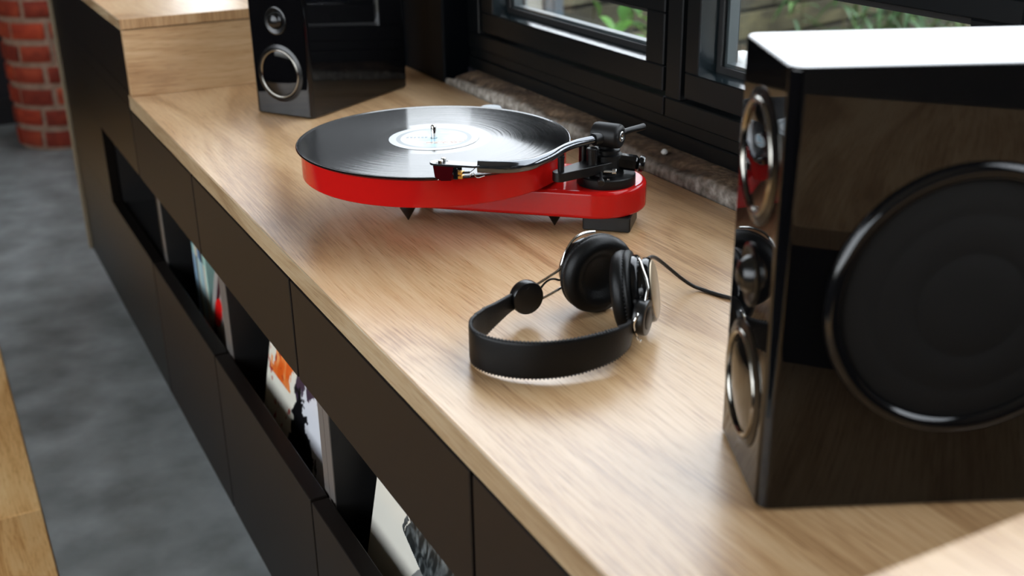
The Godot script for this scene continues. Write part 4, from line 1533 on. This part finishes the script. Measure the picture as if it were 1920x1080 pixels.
		turned(st, [Vector2(0, -0.0215), Vector2(0.0255, -0.0215), Vector2(0.0272, -0.0205), Vector2(0.0278, -0.0185), Vector2(0.0278, -0.0150), Vector2(0.0262, -0.0145), Vector2(0.0262, -0.0118), Vector2(0.0300, -0.0112), Vector2(0.0308, -0.0098), Vector2(0.0312, -0.0065), Vector2(0.0305, -0.0055), Vector2(0, -0.0055)], c, n, 64, 40.0)
		var sh := here("ear_shell", st, M.gloss_black, hp)
		st = new_st()
		turned(st, [Vector2(0, -0.0232), Vector2(0.0225, -0.0230), Vector2(0.0248, -0.0222), Vector2(0.0252, -0.0214), Vector2(0, -0.0214)], c, n, 56, 40.0)
		var cap := here("shell_cap", st, M.cap_tan, sh)
		cap.set_meta("label", "tan metal cap")
	# chrome wire arms
	var wires := [
		[P(0.1440, 0.0305, -0.8020), P(0.1580, 0.0385, -0.7985), P(0.1655, 0.0425, -0.7975), P(0.1690, 0.0460, -0.7985), P(0.1745, 0.0570, -0.8005), P(0.1830, 0.0670, -0.8010), P(0.1940, 0.0705, -0.8020), P(0.2060, 0.0695, -0.8030)],
		[P(0.1440, 0.0175, -0.7975), P(0.1580, 0.0230, -0.7955), P(0.1660, 0.0258, -0.7955), P(0.1720, 0.0270, -0.7975), P(0.1745, 0.0272, -0.8000)],
	]
	for p in wires:
		st = new_st()
		tube(st, curve(p, 6), 0.0012, 10)
		here("wire_arm", st, M.chrome, hp)
	st = new_st()
	tube(st, curve([P(0.1455, 0.0255, -0.7990), P(0.1520, 0.0325, -0.7985), P(0.1575, 0.0350, -0.7985), P(0.1625, 0.0345, -0.7985), P(0.1670, 0.0325, -0.7985), P(0.1730, 0.0325, -0.7995)], 6), 0.00095, 8)
	here("link_cable", st, M.satin_black, hp)
	var b2 := toward(o2)
	st = new_st()
	tube(st, [P(0.1905, 0.0400, -0.7005), P(0.1925, 0.0440, -0.7015), P(0.1950, 0.0500, -0.7035), P(0.1968, 0.0530, -0.7048), P(0.1985, 0.0580, -0.7100), P(0.1997, 0.0630, -0.7167), P(0.2030, 0.0670, -0.7260), P(0.2060, 0.0680, -0.7330), P(0.2075, 0.0650, -0.7370)], 0.00115, 10)
	here("wire_arm", st, M.chrome, hp)
	st = new_st()
	tube(st, curve([P(0.1840, 0.0370, -0.6990), P(0.1790, 0.0360, -0.6935), P(0.1760, 0.0300, -0.6935), P(0.1780, 0.0240, -0.6955), P(0.1815, 0.0180, -0.6980), P(0.1835, 0.0105, -0.6965), P(0.1870, 0.0095, -0.6990)], 6), 0.00115, 10)
	here("wire_arm", st, M.chrome, hp)
	# cable running behind the near loudspeaker
	st = new_st()
	tube(st, curve([P(0.2175, 0.0610, -0.7390), P(0.2290, 0.0580, -0.7500), P(0.2480, 0.0480, -0.7690), P(0.2655, 0.0350, -0.7789), P(0.2873, 0.0160, -0.7832), P(0.3000, 0.0060, -0.7812), P(0.3080, 0.0022, -0.7750), P(0.3175, 0.0019, -0.7500), P(0.3380, 0.0019, -0.7150), P(0.3650, 0.0019, -0.6800), P(0.3900, 0.0019, -0.6300)], 7), 0.0017, 10)
	here("cable", st, M.rubber_black, hp)

# ------------------------------------------------------------------
func _ready() -> void:
	view_and_light()
	materials()
	covers()
	room()
	windows()
	pillar()
	outside()
	sideboard()
	sleeves()
	speaker(P(0.2555, 0, -0.4624), deg_to_rad(-115.3), "near gloss black loudspeaker with a round woofer grille in its side", 1.0)
	speaker(P(0.2815, 0, -1.7035), deg_to_rad(-57.5), "far gloss black loudspeaker with a plain side, behind the turntable", -1.0)
	turntable()
	record()
	headphones()
